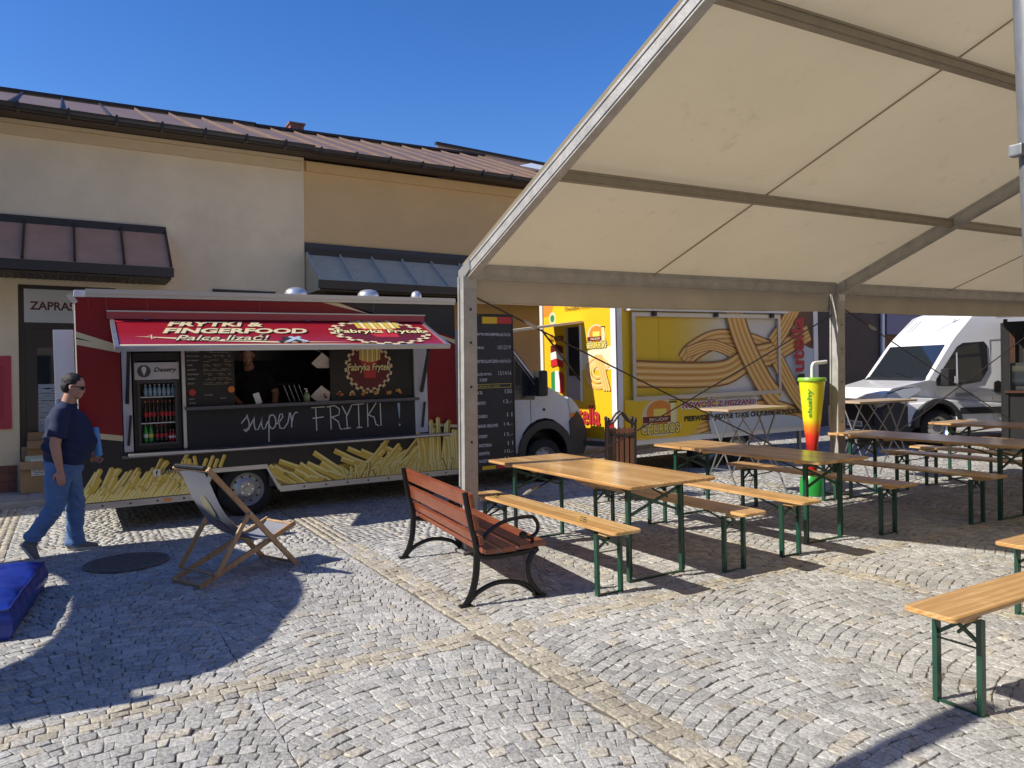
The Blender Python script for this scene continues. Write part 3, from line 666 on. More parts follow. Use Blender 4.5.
def bottle(x, y, z, h, r, body_m, label_m, cap_m, lab, cat='bottle', grp='drinks in the fridge'):
    m = MB(); m.lathe([(r*.9, 0), (r, h*.04), (r, h*.58), (r*.85, h*.68), (r*.42, h*.84), (r*.34, h*.92)], body_m, n=10); 
    o = m.build('bottle', smooth=True); o.matrix_world = Matrix.Translation((x, 9.35+y, z+gz(x))) @ TILT; tag(o, lab, cat, grp)
    m = MB(); m.lathe([(r*1.03, h*.26), (r*1.03, h*.46)], label_m, n=10); m.build('bottle_label', o, smooth=True)
    m = MB(); m.lathe([(r*.42, h*.92), (r*.42, h), (0, h)], cap_m, n=10); m.build('cap', o)
COLA = mat('cola', (.015, .006, .004), .12, coat=.8); GRB = mat('green_bottle', (.03, .35, .05), .15, coat=.8); WAT = mat('water_bottle', (.25, .42, .52), .12, coat=.8)
for i in range(8): bottle(.735+i*.042, .11, 1.156, .24, .019, COLA, REDB if i != 3 else DKRED, REDB if i % 3 else ORA, 'dark cola bottle with red label in the middle row of the fridge', grp='cola bottles on the middle fridge shelf')
for i in range(2): bottle(.735+i*.052, .11, .935, .20, .024, GRB, YEL2 if i else WHITE, GRN, ['green bottle with white label at the left of the bottom fridge shelf', 'green bottle with yellow label second from left on the bottom fridge shelf'][i])
for i in range(3): bottle(.85+i*.045, .11, .935, .19, .020, COLA, REDB, REDB, 'dark bottle on the bottom shelf of the fridge beside the green ones', grp='dark bottles on the bottom fridge shelf')
for i in range(3): bottle(.985+i*.032, .11, .935, .13, .015, REDB, WHITE, ALU, 'small red drink on the bottom right of the fridge', grp='small red drinks in the fridge')
for i in range(7): bottle(.735+i*.047, .11, 1.446, .13, .020, WAT, BLU_, WHITE, 'small clear water bottle on the top fridge shelf', grp='water bottles on the top fridge shelf')
# menu board inside the hatch, logo board
def lines(A, a0, a1, b0, b1, n, mt, seed, hh=.35, gap=.25, dense=.75):
    rg = random.Random(seed); rowh = (b1-b0)/n
    for i in range(n):
        b = b1-(i+.8)*rowh; a = a0
        while a < a1:
            L = rg.uniform(.02, .07)*(a1-a0)*2
            if rg.random() < dense and a+L < a1: A.rect(a, a+L, b, b+rowh*hh, mt)
            a += L+rg.uniform(.012, .03)*(a1-a0)
m = MB(); m.box(1.17, 1.70, .02, .05, 1.318, 2.25, mat('menu_black', (.022, .021, .022), .5)); mb = m.build('price_board', tr)
A = Art((0, .02, 0), (1, 0, 0), (0, 0, 1), (0, -1, 0)); GOLD = ink('menu_gold', (.32, .28, .16)); DIMW = ink('menu_white', (.45, .45, .43))
for i, tx in enumerate(['FRYTKI MAŁE', 'FRYTKI DUŻE', 'BELGIJSKIE', 'KUBEK', 'NUGGETSY', 'SKRZYDEŁKA', 'STRIPSY', 'ZESTAW']):
    z = 1.93-i*.052; A.text(tx, 1.19, 1.19+.012*len(tx), z, z+.016, DIMW, bold=.02); lines(A, 1.36, 1.67, z-.012, z+.022, 2, GOLD, i, .4)
A.disc(1.235, 1.475, .038, REDB, 16); A.disc(1.655, 1.495, .038, ORA, 16); A.text('NAPOJE', 1.36, 1.45, 1.43, 1.446, DIMW, bold=.02); A.text('SOSY', 1.53, 1.60, 1.39, 1.405, DIMW, bold=.02); A.text('DIPY', 1.2, 1.26, 1.39, 1.405, DIMW, bold=.02); A.text('EXTRA', 1.2, 1.27, 1.345, 1.36, DIMW, bold=.02)
A.build('lettering', mb)
def gear_logo(A, cx, cz, R, sx=1.0):
    A0 = A.P
    A.P = lambda a, b: A0(cx+(a-cx)*sx, b)
    _gear(A, cx, cz, R)
    A.P = A0
def _gear(A, cx, cz, R):
    n = 20; pts = []; pts2 = []
    for k in range(n):
        for (da, rr) in ((0, 1.0), (.45, 1.0), (.5, .9), (.95, .9)):
            a = 2*PI*(k+da)/n; pts.append((cx+R*rr*1.06*math.cos(a), cz+R*rr*1.06*math.sin(a))); pts2.append((cx+R*rr*math.cos(a), cz+R*rr*math.sin(a)))
    # outline as a closed ribbon, disc as a fan of convex pieces
    pts = [(cx+(a-cx)*1.05, cz+(b-cz)*1.05) for a, b in pts]
    for P_, mt in ((pts, CREAM), (pts2, DKRED)):
        vs = [A.P(cx, cz)]+[A.P(*p) for p in P_]; N = len(P_)
        A.mb.add(vs, [(0, i+1, (i+1) % N+1) for i in range(N)], mt); A.h += A.step
    A.poly([(cx-.42*R, cz+.55*R), (cx+.42*R, cz+.5*R), (cx+.3*R, cz-.45*R), (cx-.2*R, cz-.45*R)], REDB)
    for k in range(9):
        x = cx-.45*R+k*.11*R; tp = cz+R*(1.0+.12*math.sin(k*2.1)); A.poly([(x+.02*R, cz+.35*R-.1*R*math.sin(k/8*PI)), (x+.11*R, cz+.35*R-.1*R*math.sin(k/8*PI)), (x+.13*R, tp), (x+.03*R, tp)], FRY2 if k % 2 else FRY1)
    A.text('Fabryka Frytek', cx-.98*R, cx+.98*R, cz-.22*R, cz+.2*R, BLACK, shear=.12, bold=.075, grow=.006)
    A.text('Fabryka Frytek', cx-.98*R, cx+.98*R, cz-.22*R, cz+.2*R, FRY2, shear=.12, bold=.02)
m = MB(); m.box(2.83, 3.93, .02, .05, 1.318, 2.25, mat('logo_board_black', (.012, .012, .013), .45)); lb = m.build('logo_board', tr)
A = Art((0, .02, 0), (1, 0, 0), (0, 0, 1), (0, -1, 0)); gear_logo(A, 3.33, 1.71, .285)
for k in range(6):
    x = 2.95+k*.155
    for q in range(7): A.disc(x+random.uniform(-.035, .035), 1.395+random.uniform(-.022, .022), random.uniform(.012, .022), [CH2, CH1, ORA, DKRED, CREAM][random.randrange(5)], 8)
A.build('lettering', lb)
# interior kit
m = MB(); m.box(.15, 4.5, 2.02, 2.055, .67, 2.45, mat('inside_wall', (.07, .07, .072), .5)); m.build('inner_wall', tr)
ki = MB(); KS = mat('kitchen_steel', (.3, .3, .31), .3, .8)
ki.box(1.2, 4.2, 1.5, 2.0, .67, 1.25, KS); ki.box(1.75, 3.7, 1.62, 2.0, 1.85, 2.2, mat('hood_dark', (.05, .05, .052), .3, .6)); ki.box(1.8, 3.6, 1.9, 2.0, 1.5, 1.53, KS); ki.build('kitchen_unit', tr)
A = Art((0, 1.9, 0), (1, 0, 0), (0, 0, 1), (0, -1, 0)); 
for k in range(14): 
    x = 2.2+k*.1; A.strip(arc(x, 1.68, .04, .045, random.randrange(0, 180), random.randrange(200, 420), 8), .012, ink('dim_grey', (.16, .16, .16)))
A.build('wall_print', tr)
# small things on the counter
def put(o, x, y, z, rz=0): o.matrix_world = Matrix.Translation((x, 9.35+y, z+gz(x))) @ TILT @ Matrix.Rotation(rz, 4, 'Z')
m = MB(); SO = mat('soap_green', (.25, .32, .14), .15, coat=.6); m.lathe([(.035, 0), (.04, .01), (.04, .075), (.03, .1), (.012, .115)], SO, n=16); o = m.build('soap_bottle', smooth=True); put(o, 2.50, .0, 1.317); tag(o, 'squat green gel bottle with white pump on the truck counter', 'soap bottle')
m = MB(); m.lathe([(.013, .115), (.013, .135), (.005, .136), (.005, .16), (0, .16)], WHITE, n=10); m.bar((0, 0, .157), (-.03, 0, .154), .01, .008, WHITE); m.build('pump', o)
m = MB(); m.box(-.035, .035, -.006, .006, 0, .13, WHITE, X=Matrix.Rotation(-.3, 4, 'Y')); o = m.build('card_terminal'); put(o, 1.93, -.05, 1.317); tag(o, 'white upright card holder on the truck counter in front of the vendor', 'card holder')
m = MB(); PAP = mat('paper_cone', (.62, .56, .48), .7, var=.2, scale=25)
m.add([(-.13, 0, .06), (0, -.03, .19), (.12, 0, .10), (.1, 0, .0), (-.06, 0, 0), (0, .08, .05)], [(0, 1, 2, 3, 4), (0, 1, 5), (1, 2, 5), (2, 3, 5), (3, 4, 5), (4, 0, 5)], PAP); o = m.build('paper_tray'); put(o, 2.68, .02, 1.317); tag(o, 'folded paper food tray standing on the right of the truck counter', 'paper tray')
A = Art((0, -.032, 0), (1, 0, 0), (0, 0, 1), (0, -1, 0)); 
for k in range(5): A.disc(random.uniform(.0, .07), random.uniform(.03, .1), .012, REDB if k % 2 else BLACK, 8)
A.build('paper_print', o)
o2 = bpy.data.objects.new('paper_tray', o.data); COL.objects.link(o2); put(o2, 2.70, .05, 1.72, .1); tag(o2, 'folded paper food tray hanging on a wire above the counter', 'paper tray')
m = MB(); m.tube([(2.70, 9.40, 1.91+gz(2.7)), (2.62, 9.40, 2.0), (2.5, 9.4, 2.2), (2.45, 9.4, 2.33)], .004, ALU, n=5); o = m.build('hanging_wire'); tag(o, 'thin curved wire hanging from the truck hatch ceiling', 'wire')
m = MB()
for k in range(4): m.bar((2.35+k*.06, .1, 1.32), (2.28+k*.06, .1, 1.52), .008, .008, DIMW)
o = m.build('bag_rack'); o.matrix_world = Matrix.Translation((0, 9.35, 0)) @ TILT; tag(o, 'thin wire rack beside the green gel bottle on the counter', 'rack')
# open hatch awning
L_ = math.hypot(.85, .34); hz = 2.30; ua = Vector((1, 0, 0)); va = Vector((0, .85, .34)).normalized(); na = ua.cross(va)*1.0
if na.z < 0: na = -na
hb = Vector((0, -.87, hz-.345))           # front edge
aw = MB(); RH = mat('hatch_red', (.33, .010, .018), .3, coat=.4)
def hp(a, b, c=0): return tuple(hb + ua*a + va*b + na*c)
aw.add([hp(.46, .03), hp(3.96, .03), hp(3.90, L_), hp(.46, L_), hp(.46, .03, -.03), hp(3.96, .03, -.03), hp(3.90, L_, -.03), hp(.46, L_, -.03)], [(0, 1, 2, 3), (4, 7, 6, 5), (0, 4, 5, 1), (2, 6, 7, 3), (0, 3, 7, 4), (1, 5, 6, 2)], RH)
aw = MB()
aw.add([hp(.47, .03), hp(4.02, .03), hp(4.02, L_), hp(.47, L_), hp(.47, .03, -.03), hp(4.02, .03, -.03), hp(4.02, L_, -.03), hp(.47, L_, -.03)], [(0, 1, 2, 3), (4, 7, 6, 5), (0, 4, 5, 1), (2, 6, 7, 3), (0, 3, 7, 4), (1, 5, 6, 2)], RH)
ha = aw.build('serving_hatch', tr)
m = MB(); 
for (a, b) in ((.43, .47), (4.02, 4.06)): m.add([hp(a, 0, .012), hp(b, 0, .012), hp(b, L_, .012), hp(a, L_, .012), hp(a, 0, -.04), hp(b, 0, -.04), hp(b, L_, -.04), hp(a, L_, -.04)], [(0, 1, 2, 3), (4, 7, 6, 5), (0, 4, 5, 1), (2, 6, 7, 3), (0, 3, 7, 4), (1, 5, 6, 2)], ALU)
m.add([hp(.47, 0, .012), hp(4.02, 0, .012), hp(4.02, .03, .012), hp(.47, .03, .012), hp(.47, 0, -.04), hp(4.02, 0, -.04), hp(4.02, .03, -.04), hp(.47, .03, -.04)], [(0, 1, 2, 3), (4, 7, 6, 5), (0, 4, 5, 1), (2, 6, 7, 3), (0, 3, 7, 4), (1, 5, 6, 2)], ALU)
m.build('hatch_frame', ha)
A = Art(hb, ua, va, na, gap=.004, step=.0006)
A.poly([(.47, .035), (4.0, .035), (2.6, .075), (.47, .085)], CREAM)
A.poly([(.47, .80), (.9, .83), (.47, .86)], REDB)
A.poly([(.62, .33), (1.2, .27), (2.0, .16), (2.9, .13), (2.0, .12), (1.3, .18)], CREAM)
for (tx, a0, a1, b0, b1) in (('FRYTKI &', .97, 1.98, .66, .83), ('FINGERFOOD', .90, 2.42, .42, .60)):
    A.text(tx, a0+.012, a1+.012, b0-.012, b1-.012, BLACK, shear=.3, bold=.05); A.text(tx, a0, a1, b0, b1, CREAM, shear=.3, bold=.04)
A.text('Palce lizać!', 1.0, 1.92, .19, .37, BLACK, shear=.4, bold=.06, grow=.01); A.text('Palce lizać!', 1.0, 1.92, .19, .37, CREAM, shear=.4, bold=.01)
A.strip([(.74, .30), (.79, .37), (.78, .23), (.83, .29)], .012, CREAM)
for k, mt in enumerate((GREY, SKYB)): A.strip([(2.05+k*.08, .13), (2.23+k*.08, .30)], .05, mt); A.strip([(2.28+k*.08, .13), (2.11+k*.08, .30)], .05, mt)
gear_logo(A, 3.33, .46, .40, 1.42)
for a in (.78, 2.55, 3.45): A.disc(a, .86, .03, ALU, 12)
A.build('lettering', ha)
m = MB(); m.box(.40, 4.08, -.05, -.003, 2.295, 2.385, mat('hinge_red', (.40, .04, .06), .3, coat=.4)); m.box(.40, 4.09, -.06, -.051, 2.37, 2.385, ALU); m.build('hinge_rail', tr)
# printed livery
A = Art((0, 0, 0), (1, 0, 0), (0, 0, 1), (0, -1, 0))
A.poly([(x0, .335), (.52, .335), (.52, .97), (x0, 1.04)], GREY); A.poly([(x0, 1.04), (.52, .97), (.52, 1.03), (x0, 1.10)], CREAM)
A.poly([(x0, 2.02), (.52, 1.93), (.52, 2.01), (x0, 2.16)], CREAM); A.poly([(x0, 2.08), (.26, 2.05), (x0, 2.10)], GREY)
A.poly([(4.12, .335), (x1, .335), (x1, .90), (4.12, .93)], GREY); A.poly([(4.12, .93), (x1, .88), (x1, .92), (4.12, .965)], CREAM)
A.poly([(2.75, 2.522), (2.95, 2.522), (x1, 2.06), (x1, 2.0), (4.0, 2.24)], CREAM); A.poly([(2.98, 2.522), (x1, 2.522), (x1, 2.09)], GREY)
for xx in (.23, .40, .8, 2.0, 3.4): A.rect(xx, xx+.006, 2.40, 2.52, ink('panel_joint', (.35, .05, .06)))
A.build('livery_print', tr)
A = Art((0, 0, 0), (1, 0, 0), (0, 0, 1), (0, -1, 0), gap=.006, step=.00008)
rg = random.Random(11)
def fry(x, z, ang, L, w, clip=None):
    a = math.radians(ang); c, s = math.cos(a), math.sin(a)
    def q(u, v): return (x+u*c-v*s, z+u*s+v*c)
    sv = A.clip; A.clip = clip
    A.poly([q(0, -w/2), (q(L, -w/2)), q(L+w*.3, w*.05), q(L, w/2), q(0, w/2)], FRY3 if rg.random() < .15 else FRY1)
    A.poly([q(0, w*.08), q(L-.006, w*.08), q(L-.004, w*.44), q(0, w*.44)], FRY2)
    A.clip = sv
base = [(0, 1, -.335)]
for poly_ in ([(.115, .336), (1.29, .336), (1.33, .42), (1.0, .50), (.6, .47), (.115, .50)], [(2.22, .336), (x1, .336), (x1, .62), (3.9, .52), (3.3, .55), (2.6, .50), (2.10, .60)]): A.poly(poly_, FRY3)
left = base+[(-1, 0, 1.29), (1, 0, -.115)]
for k in range(44):
    x = .05+k*.027+rg.uniform(-.01, .01); fry(x, .30, rg.uniform(50, 66), rg.uniform(.26, .42)+(.14 if k % 9 in (4, 5) else 0), rg.uniform(.042, .06), left)
for k in range(40): fry(.02+k*.031, .31, rg.uniform(48, 62), rg.uniform(.1, .24), .048, left)
for k in range(7): fry(1.13+k*.062, .605, rg.uniform(76, 100) if k < 3 else 68, rg.uniform(.1, .19), .04, [(0, 1, -.6)])
arch = base+[(1, .52, -2.205+.0)]
arch = base+[(.26, .14, -(.26*2.17+.14*.335))]
for k in range(20): fry(1.93+k*.06, .70-k*.012-rg.uniform(0, .22), rg.uniform(-42, -18), rg.uniform(.45, .85), rg.uniform(.055, .075), arch+[(0, -1, .77)])
for k in range(14): fry(2.5+k*.085, .66+rg.uniform(-.22, .08), rg.uniform(-40, -22), rg.uniform(.5, .9), .065, arch+[(0, -1, .78)])
for k in range(26): fry(3.0+k*.045, .33+rg.uniform(-.02, .06), rg.uniform(22, 48), rg.uniform(.4, .75), .06, base+[(0, -1, .80), (-1, 0, 4.2)])
for k in range(16): fry(2.9+k*.06, .32, rg.uniform(30, 60), rg.uniform(.2, .4), .04, base)
for k in range(18): fry(3.95+k*.034, .33, rg.uniform(82, 98), rg.uniform(.38, .54)+(.16 if 4 < k < 12 else 0), rg.uniform(.05, .065), base+[(-1, 0, x1)])
for k in range(30): fry(3.0+k*.05, .32, rg.uniform(60, 120), rg.uniform(.08, .2), .04, base+[(-1, 0, x1)])
A.rect(.80, .875, .565, .64, WHITE); A.text('f', .828, .852, .572, .628, GREY, bold=.04)
A.text('FabrykaFrytek', .90, 1.30, .575, .635, BLACK, bold=.05, grow=.006); A.text('FabrykaFrytek', .90, 1.30, .575, .635, CREAM)
A.build('fries_print', tr)
# roof vents
for i, (x, lab) in enumerate(((2.68, 'left'), (3.68, 'right'), (4.6, 'end'))):
    m = MB(); r = .15 if i < 2 else .08; m.lathe([(.07, 2.61), (.07, 2.69), (r, 2.69), (r, 2.71), (r*.93, 2.75), (r*.7, 2.785), (r*.35, 2.80), (0, 2.805)], mat('vent_steel', (.62, .63, .64), .3, .7), c=(x if i < 2 else 4.4, .95, 0), n=24); m.build('roof_vent', tr, smooth=True)
m = MB(); m.box(-.10, .085, .05, .075, .6, 2.18, VWHITE, bev=.008); m.build('rear_door', tr)
m = MB(); m.bar((.05, -.02, 2.55), (.12, -.02, 2.46), .03, .05, ALU); m.build('corner_bracket', tr)
# cab
cy0, cy1 = .10, 2.0
m = MB()
prof = [(4.56, .42), (5.62, .42), (5.62, .70), (5.72, .82), (5.88, .90), (6.02, .92), (6.16, .89), (6.30, .80), (6.36, .62), (6.46, .60), (6.60, .62), (6.62, .85), (6.55, 1.05), (6.44, 1.18), (6.02, 1.42), (5.86, 1.50), (5.42, 2.02), (5.20, 2.16), (4.56, 2.2)]
cabm = MB(); n = len(prof); rings = []
for (y, inset) in ((cy0, .03), (cy0+.05, 0), (cy1-.05, 0), (cy1, .03)):
    cx, cz = 5.5, 1.2; rings.append([(cx+(a-cx)*(1-inset), y, cz+(b-cz)*(1-inset)) for a, b in prof])
vs = [p for r in rings for p in r]; fs = []
for r in range(3):
    for i in range(n): j = (i+1) % n; fs.append((r*n+i, r*n+j, (r+1)*n+j, (r+1)*n+i))
cabm.add(vs, fs, CAB)
from mathutils.geometry import tessellate_polygon
def capfaces(pts2): return [list(t) for t in tessellate_polygon([[Vector((a, b, 0)) for a, b in pts2]])]
for r in (0, 3): cabm.add(rings[r], capfaces(prof), CAB)
cabo = cabm.build('cab', tr)
m = MB(); yy = cy0-.004
m.add([(4.9, yy, 1.22), (5.83, yy, 1.20), (5.86, yy, 1.33), (5.80, yy, 1.46), (5.36, yy, 1.98), (4.9, yy, 2.0)], [(0, 1, 2, 3, 4, 5)], GLS); m.build('side_window', cabo)
m = MB(); m.add([(5.47, cy0+.06, 2.0), (5.90, cy0+.06, 1.485), (5.90, cy1-.06, 1.485), (5.47, cy1-.06, 2.0)], [(0, 1, 2, 3)], GLS, X=Matrix.Translation((.008, 0, .008))); m.build('windscreen', cabo)
m = MB(); m.bar((5.37, yy-.008, 2.03), (5.90, yy-.008, 1.42), .02, .03, mat('pillar_light', (.6, .62, .64), .3)); m.bar((5.40, yy-.01, 1.98), (5.87, yy-.01, 1.40), .012, .02, BLACK); m.build('window_trim', cabo)
m = MB(); m.box(5.76, 5.765, yy-.001, cy0+.02, .62, 1.20, BLACK); m.box(5.25, 5.255, yy-.001, cy0+.02, .6, 1.2, BLACK); m.build('door_seam', cabo)
m = MB(); m.lathe([(.022, yy-.012), (.018, yy-.016), (0, yy-.016)], DARK, c=(5.98, 0, 1.05), axis='Y', n=14); m.build('side_repeater', cabo)
m = MB(); m.box(5.76, 5.92, cy0-.24, cy0-.10, 1.25, 1.62, DARK, bev=.04); m.bar((5.83, cy0-.12, 1.35), (5.78, cy0+.01, 1.30), .04, .03, DARK); mm_ = m.build('wing_mirror', cabo, smooth=True)
# arch flare and bumper
m = MB()
ap = [(6.0+(.47)*math.cos(a), .42+.47*math.sin(a)) for a in [PI*k/14 for k in range(15)]]; ap2 = [(6.0+(.36)*math.cos(a), .40+.38*math.sin(a)) for a in [PI*k/14 for k in range(15)]]
for i in range(14): m.add([(*[ap[i][0]], cy0-.03, ap[i][1]), (ap[i+1][0], cy0-.03, ap[i+1][1]), (ap2[i+1][0], cy0-.03, ap2[i+1][1]), (ap2[i][0], cy0-.03, ap2[i][1]), (ap[i][0], cy0+.02, ap[i][1]), (ap[i+1][0], cy0+.02, ap[i+1][1]), (ap2[i+1][0], cy0+.1, ap2[i+1][1]), (ap2[i][0], cy0+.1, ap2[i][1])], [(0, 1, 2, 3), (0, 4, 5, 1), (3, 2, 6, 7)], mat('grey_bumper', (.035, .037, .042), .5))
m.build('arch_flare', cabo)
m = MB(); GB = MATS['grey_bumper']
m.prism([(6.36, .36), (6.66, .36), (6.72, .5), (6.72, .72), (6.66, .88), (6.56, 1.0), (6.42, .86), (6.44, .6)], cy0-.02, cy1+.02, GB); m.build('bumper', cabo)
m = MB(); m.lathe([(.36, cy0+.005), (.36, cy0+.3), (0, cy0+.3)], BLACK, c=(6.0, 0, .40), axis='Y', n=30, caps=False); m.box(4.6, 5.6, cy0-.02, cy0+.1, .36, .44, GB); m.build('wheel_housing', cabo)
m = MB(); m.prism([(6.44, .98), (6.62, .98), (6.57, 1.08), (6.46, 1.20), (6.40, 1.22)], cy0-.012, cy0+.32, mat('headlamp_glass', (.5, .55, .58), .08, coat=1)); m.build('headlight', cabo)
m = MB(); m.prism([(6.44, .91), (6.64, .89), (6.625, .975), (6.44, .975)], cy0-.014, cy0+.3, ORA); m.build('indicator', cabo)
wheel('wheel', tr, (6.0, .22, .31), .315, .2); wheel('wheel', tr, (6.0, 1.85, .31), .315, .2, side=1)

# ============================================================ MENU BOARD
mbd = thing('menu_board', 'tall black chalk menu board with black yellow red stripe beside the tent post', 'menu board', (4.66, 9.17, gz(4.66)))
m = MB(); m.box(0, .66, 0, .03, .28, 2.38, mat('board_black', (.03, .03, .033), .5, var=.3, scale=3)); bo = m.build('board', mbd)
m = MB(); m.box(-.015, 0, -.006, .036, .0, 2.40, BLACK); m.box(.66, .675, -.006, .036, .0, 2.40, BLACK); m.box(0, .66, -.006, .036, 2.38, 2.40, BLACK); m.box(0, .66, -.006, .036, .265, .28, BLACK); m.build('frame', mbd)
A = Art((0, 0, 0), (1, 0, 0), (0, 0, 1), (0, -1, 0))
A.rect(0, .2, 2.27, 2.36, BLACK); A.rect(.2, .43, 2.27, 2.36, YEL); A.rect(.43, .66, 2.27, 2.36, REDB)
A.rect(.15, .36, .30, .35, YEL); A.rect(.37, .62, .30, .35, REDB)
rows = [(2.10, 'FRYTKI BELGIJSKIE', 'małe/duże'), (1.92, 'PORCJA', '10/12/19'), (1.74, 'FRYTKI KLASYCZNE', 'małe/duże'), (1.57, 'DUŻE FRYTKI', '12/14/16'), (1.49, '  2 SOSY', ''), (1.32, '4 ZŁ', '150'), (1.18, 'BATATO', '12,-'), (1.0, 'CHURROS', '11'), (.87, 'BURGER CEBULOWE', '14,-'), (.73, 'STRIPSY', '15,-'), (.61, 'SKRZYDEŁKA', '11'), (.50, 'KREWETKI', '10,-'), (.40, 'NUGGETSY', '11,-')]
for z, a, b in rows:
    aa = a.strip(); st = .1+(.04 if a.startswith(' ') else 0); A.text(aa, st, st+.020*len(aa), z, z+.042, CHALK, bold=.03)
    if b: A.text(b, .60-.026*len(b) if len(b) < 6 else .43, .63, z, z+.055, CHALK)
A.rect(.1, .62, 1.40, 1.455, YEL2); A.rect(.105, .615, 1.405, 1.45, MATS['board_black']); A.text('ZESTAW XXL + NAPÓJ', .12, .44, 1.41, 1.44, YEL2)
A.build('lettering', bo)

# ============================================================ CHURROS TRAILER
ct = thing('churros_trailer', 'yellow churros trailer with framed churros picture and lit end window', 'food trailer', (6.97, 9.0, .9*gz(7.75)+.166)); ct.scale = (.9, .9, .9)
CW, CD, Z0, Z1 = 4.85, 2.25, .56, 2.86
sh = -gz(7.75)
m = MB(); YP = mat('trailer_yellow', (.80, .52, .012), .3, coat=.4, var=.05, scale=1.5); YE = mat('trailer_yellow_end', (.80, .50, .015), .4, coat=.3)
m.box(0.05, CW, 0, .04, .42, Z1, YP); m.box(0, .04, .05, CD, .42, Z1, YE); m.box(CW-.04, CW, .05, CD, .42, Z1, YP); m.box(.05, CW-.04, CD-.04, CD, .42, Z1, YP); m.box(.0, CW, 0, CD, Z1+.002, Z1+.06, VWHITE); m.box(.05, CW-.05, .05, CD-.05, .43, .48, DARK)
m.build('body', ct)
m = MB(); m.box(-.02, .10, -.03, -.003, .40, Z1, VWHITE); m.box(-.03, -.003, -.03, .10, .40, Z1, VWHITE); m.box(CW-.1, CW+.02, -.03, -.003, .40, Z1, VWHITE); m.box(-.03, -.003, CD-.07, CD+.02, .4, Z1, VWHITE); m.box(.1, CW-.1, -.03, -.003, .34, .43, VWHITE); m.box(-.03, -.003, .1, CD-.07, .38, .43, VWHITE); m.build('edge_trim', ct)
# front art
A = Art((0, 0, 0), (1, 0, 0), (0, 0, 1), (0, -1, 0), gap=.004, step=.0004)
fc = [(1, 0, -.1), (-1, 0, CW-.1), (0, 1, -.43), (0, -1, Z1-.01)]
A.clip = fc
A.rect(2.4, 4.8, .43, 2.9, ink('picture_pale', (.74, .70, .60)))
for k in range(16): t_ = k/15; A.rect(.9+k*.095, 1.0+k*.095, .43, 2.9, ink('grade%d' % k, (.80-.06*t_, .52+.18*t_**2, .015+.57*t_**2)))
A.disc(4.6, 1.55, .75, SKYB, 40); A.disc(4.6, 1.50, .62, ink('cup_white', (.55, .62, .68)), 40); A.disc(4.75, 2.35, .45, ink('choc', (.12, .05, .03)), 30)
def churro(path, w):
    cl = A.clip; A.clip = None
    P = []; N = 26
    pv = [Vector(p) for p in path]
    for k in range(N+1):
        t = k/N*(len(pv)-1); i = min(int(t), len(pv)-2); f_ = t-i
        p0 = pv[max(i-1, 0)]; p1 = pv[i]; p2 = pv[i+1]; p3 = pv[min(i+2, len(pv)-1)]
        P.append(.5*((2*p1)+(p2-p0)*f_+(2*p0-5*p1+4*p2-p3)*f_*f_+(3*p1-p0-3*p2+p3)*f_**3))
    def inside(p): return .12 < p.x < CW-.12 and .45 < p.y < Z1-.03
    for j in range(-8, 9):
        off = j/8*.46*w; Q = []
        for i, p in enumerate(P):
            t = (P[min(i+1, N)]-P[max(i-1, 0)]).normalized(); Q.append(p+Vector((-t.y, t.x))*off)
        seg = []
        for q in Q+[Vector((-9, 0))]:
            if inside(q): seg.append(q)
            else:
                if len(seg) > 1:
                    A.strip([tuple(p) for p in seg], w*.075, CHD if abs(j) == 8 else [CH2, CH1, CH3, CH1][j % 4])
                seg = []
    A.clip = cl
churro([(1.7, .6), (2.6, .72), (3.6, .8), (4.6, .5)], .34)
churro([(3.5, 1.9), (2.9, 2.05), (2.2, 2.08), (1.65, 1.88), (1.45, 1.7)], .36)
churro([(1.5, 1.86), (2.1, 1.98), (2.8, 1.78), (3.3, 1.75)], .20)
churro([(.32, 1.52), (1.6, 1.47), (2.4, 1.50), (3.0, 1.72), (3.9, 1.85)], .46)
churro([(4.6, 2.2), (4.0, 1.95), (3.5, 1.75)], .34); churro([(4.35, 2.9), (3.95, 2.35), (3.6, 2.0)], .34)
churro([(4.5, .75), (4.1, 1.15), (3.7, 1.7)], .36)
churro([(2.55, 2.8), (2.75, 2.2), (3.1, 1.6), (3.45, 1.15), (3.7, .95)], .46)
A.poly([(.1, .43), (1.5, .43), (2.2, 1.0), (.1, 1.1)], YP)
A.poly([(2.0, .43), (4.6, .43), (4.2, .62), (2.4, .85), (1.9, .8)], ink('saucer', (.5, .56, .6)))
def churros_logo(A, x, z, s):
    A.disc(x, z, .44*s, CREAM, 30, rb=.34*s); A.disc(x+.02*s, z-.22*s, .5*s, CREAM, 24, rb=.16*s)
    A.disc(x, z+.06*s, .33*s, ORA, 26, rb=.24*s); A.rect(x-.16*s, x+.16*s, z+.0*s, z+.14*s, YEL2); A.rect(x-.42*s, x+.3*s, z-.12*s, z+.0*s, DKRED)
    A.rect(x+.26*s, x+.38*s, z-.12*s, z+.26*s, FRY2); A.rect(x+.22*s, x+.42*s, z+.24*s, z+.27*s, BLACK)
    A.text('PALUCHY', x-.26*s, x+.2*s, z-.09*s, z-.03*s, CREAM, bold=.03)
    A.text('CHURROS', x-.47*s, x+.47*s, z-.33*s, z-.15*s, BLACK, bold=.08, grow=.012); A.text('CHURROS', x-.47*s, x+.47*s, z-.33*s, z-.15*s, YEL2, bold=.03)
churros_logo(A, .84, .80, .88)
A.text('NOWOŚĆ Z HISZPANII!', 1.33, 3.10, .90, 1.04, WHITE, bold=.08, grow=.02); A.text('NOWOŚĆ Z HISZPANII!', 1.33, 3.10, .90, 1.04, ink('plum', (.28, .01, .06)), bold=.04)
A.text('PIERWSZE I JEDYNE TAKIE CHURROS W POLSCE', 1.37, 4.25, .65, .77, BLACK, bold=.05)
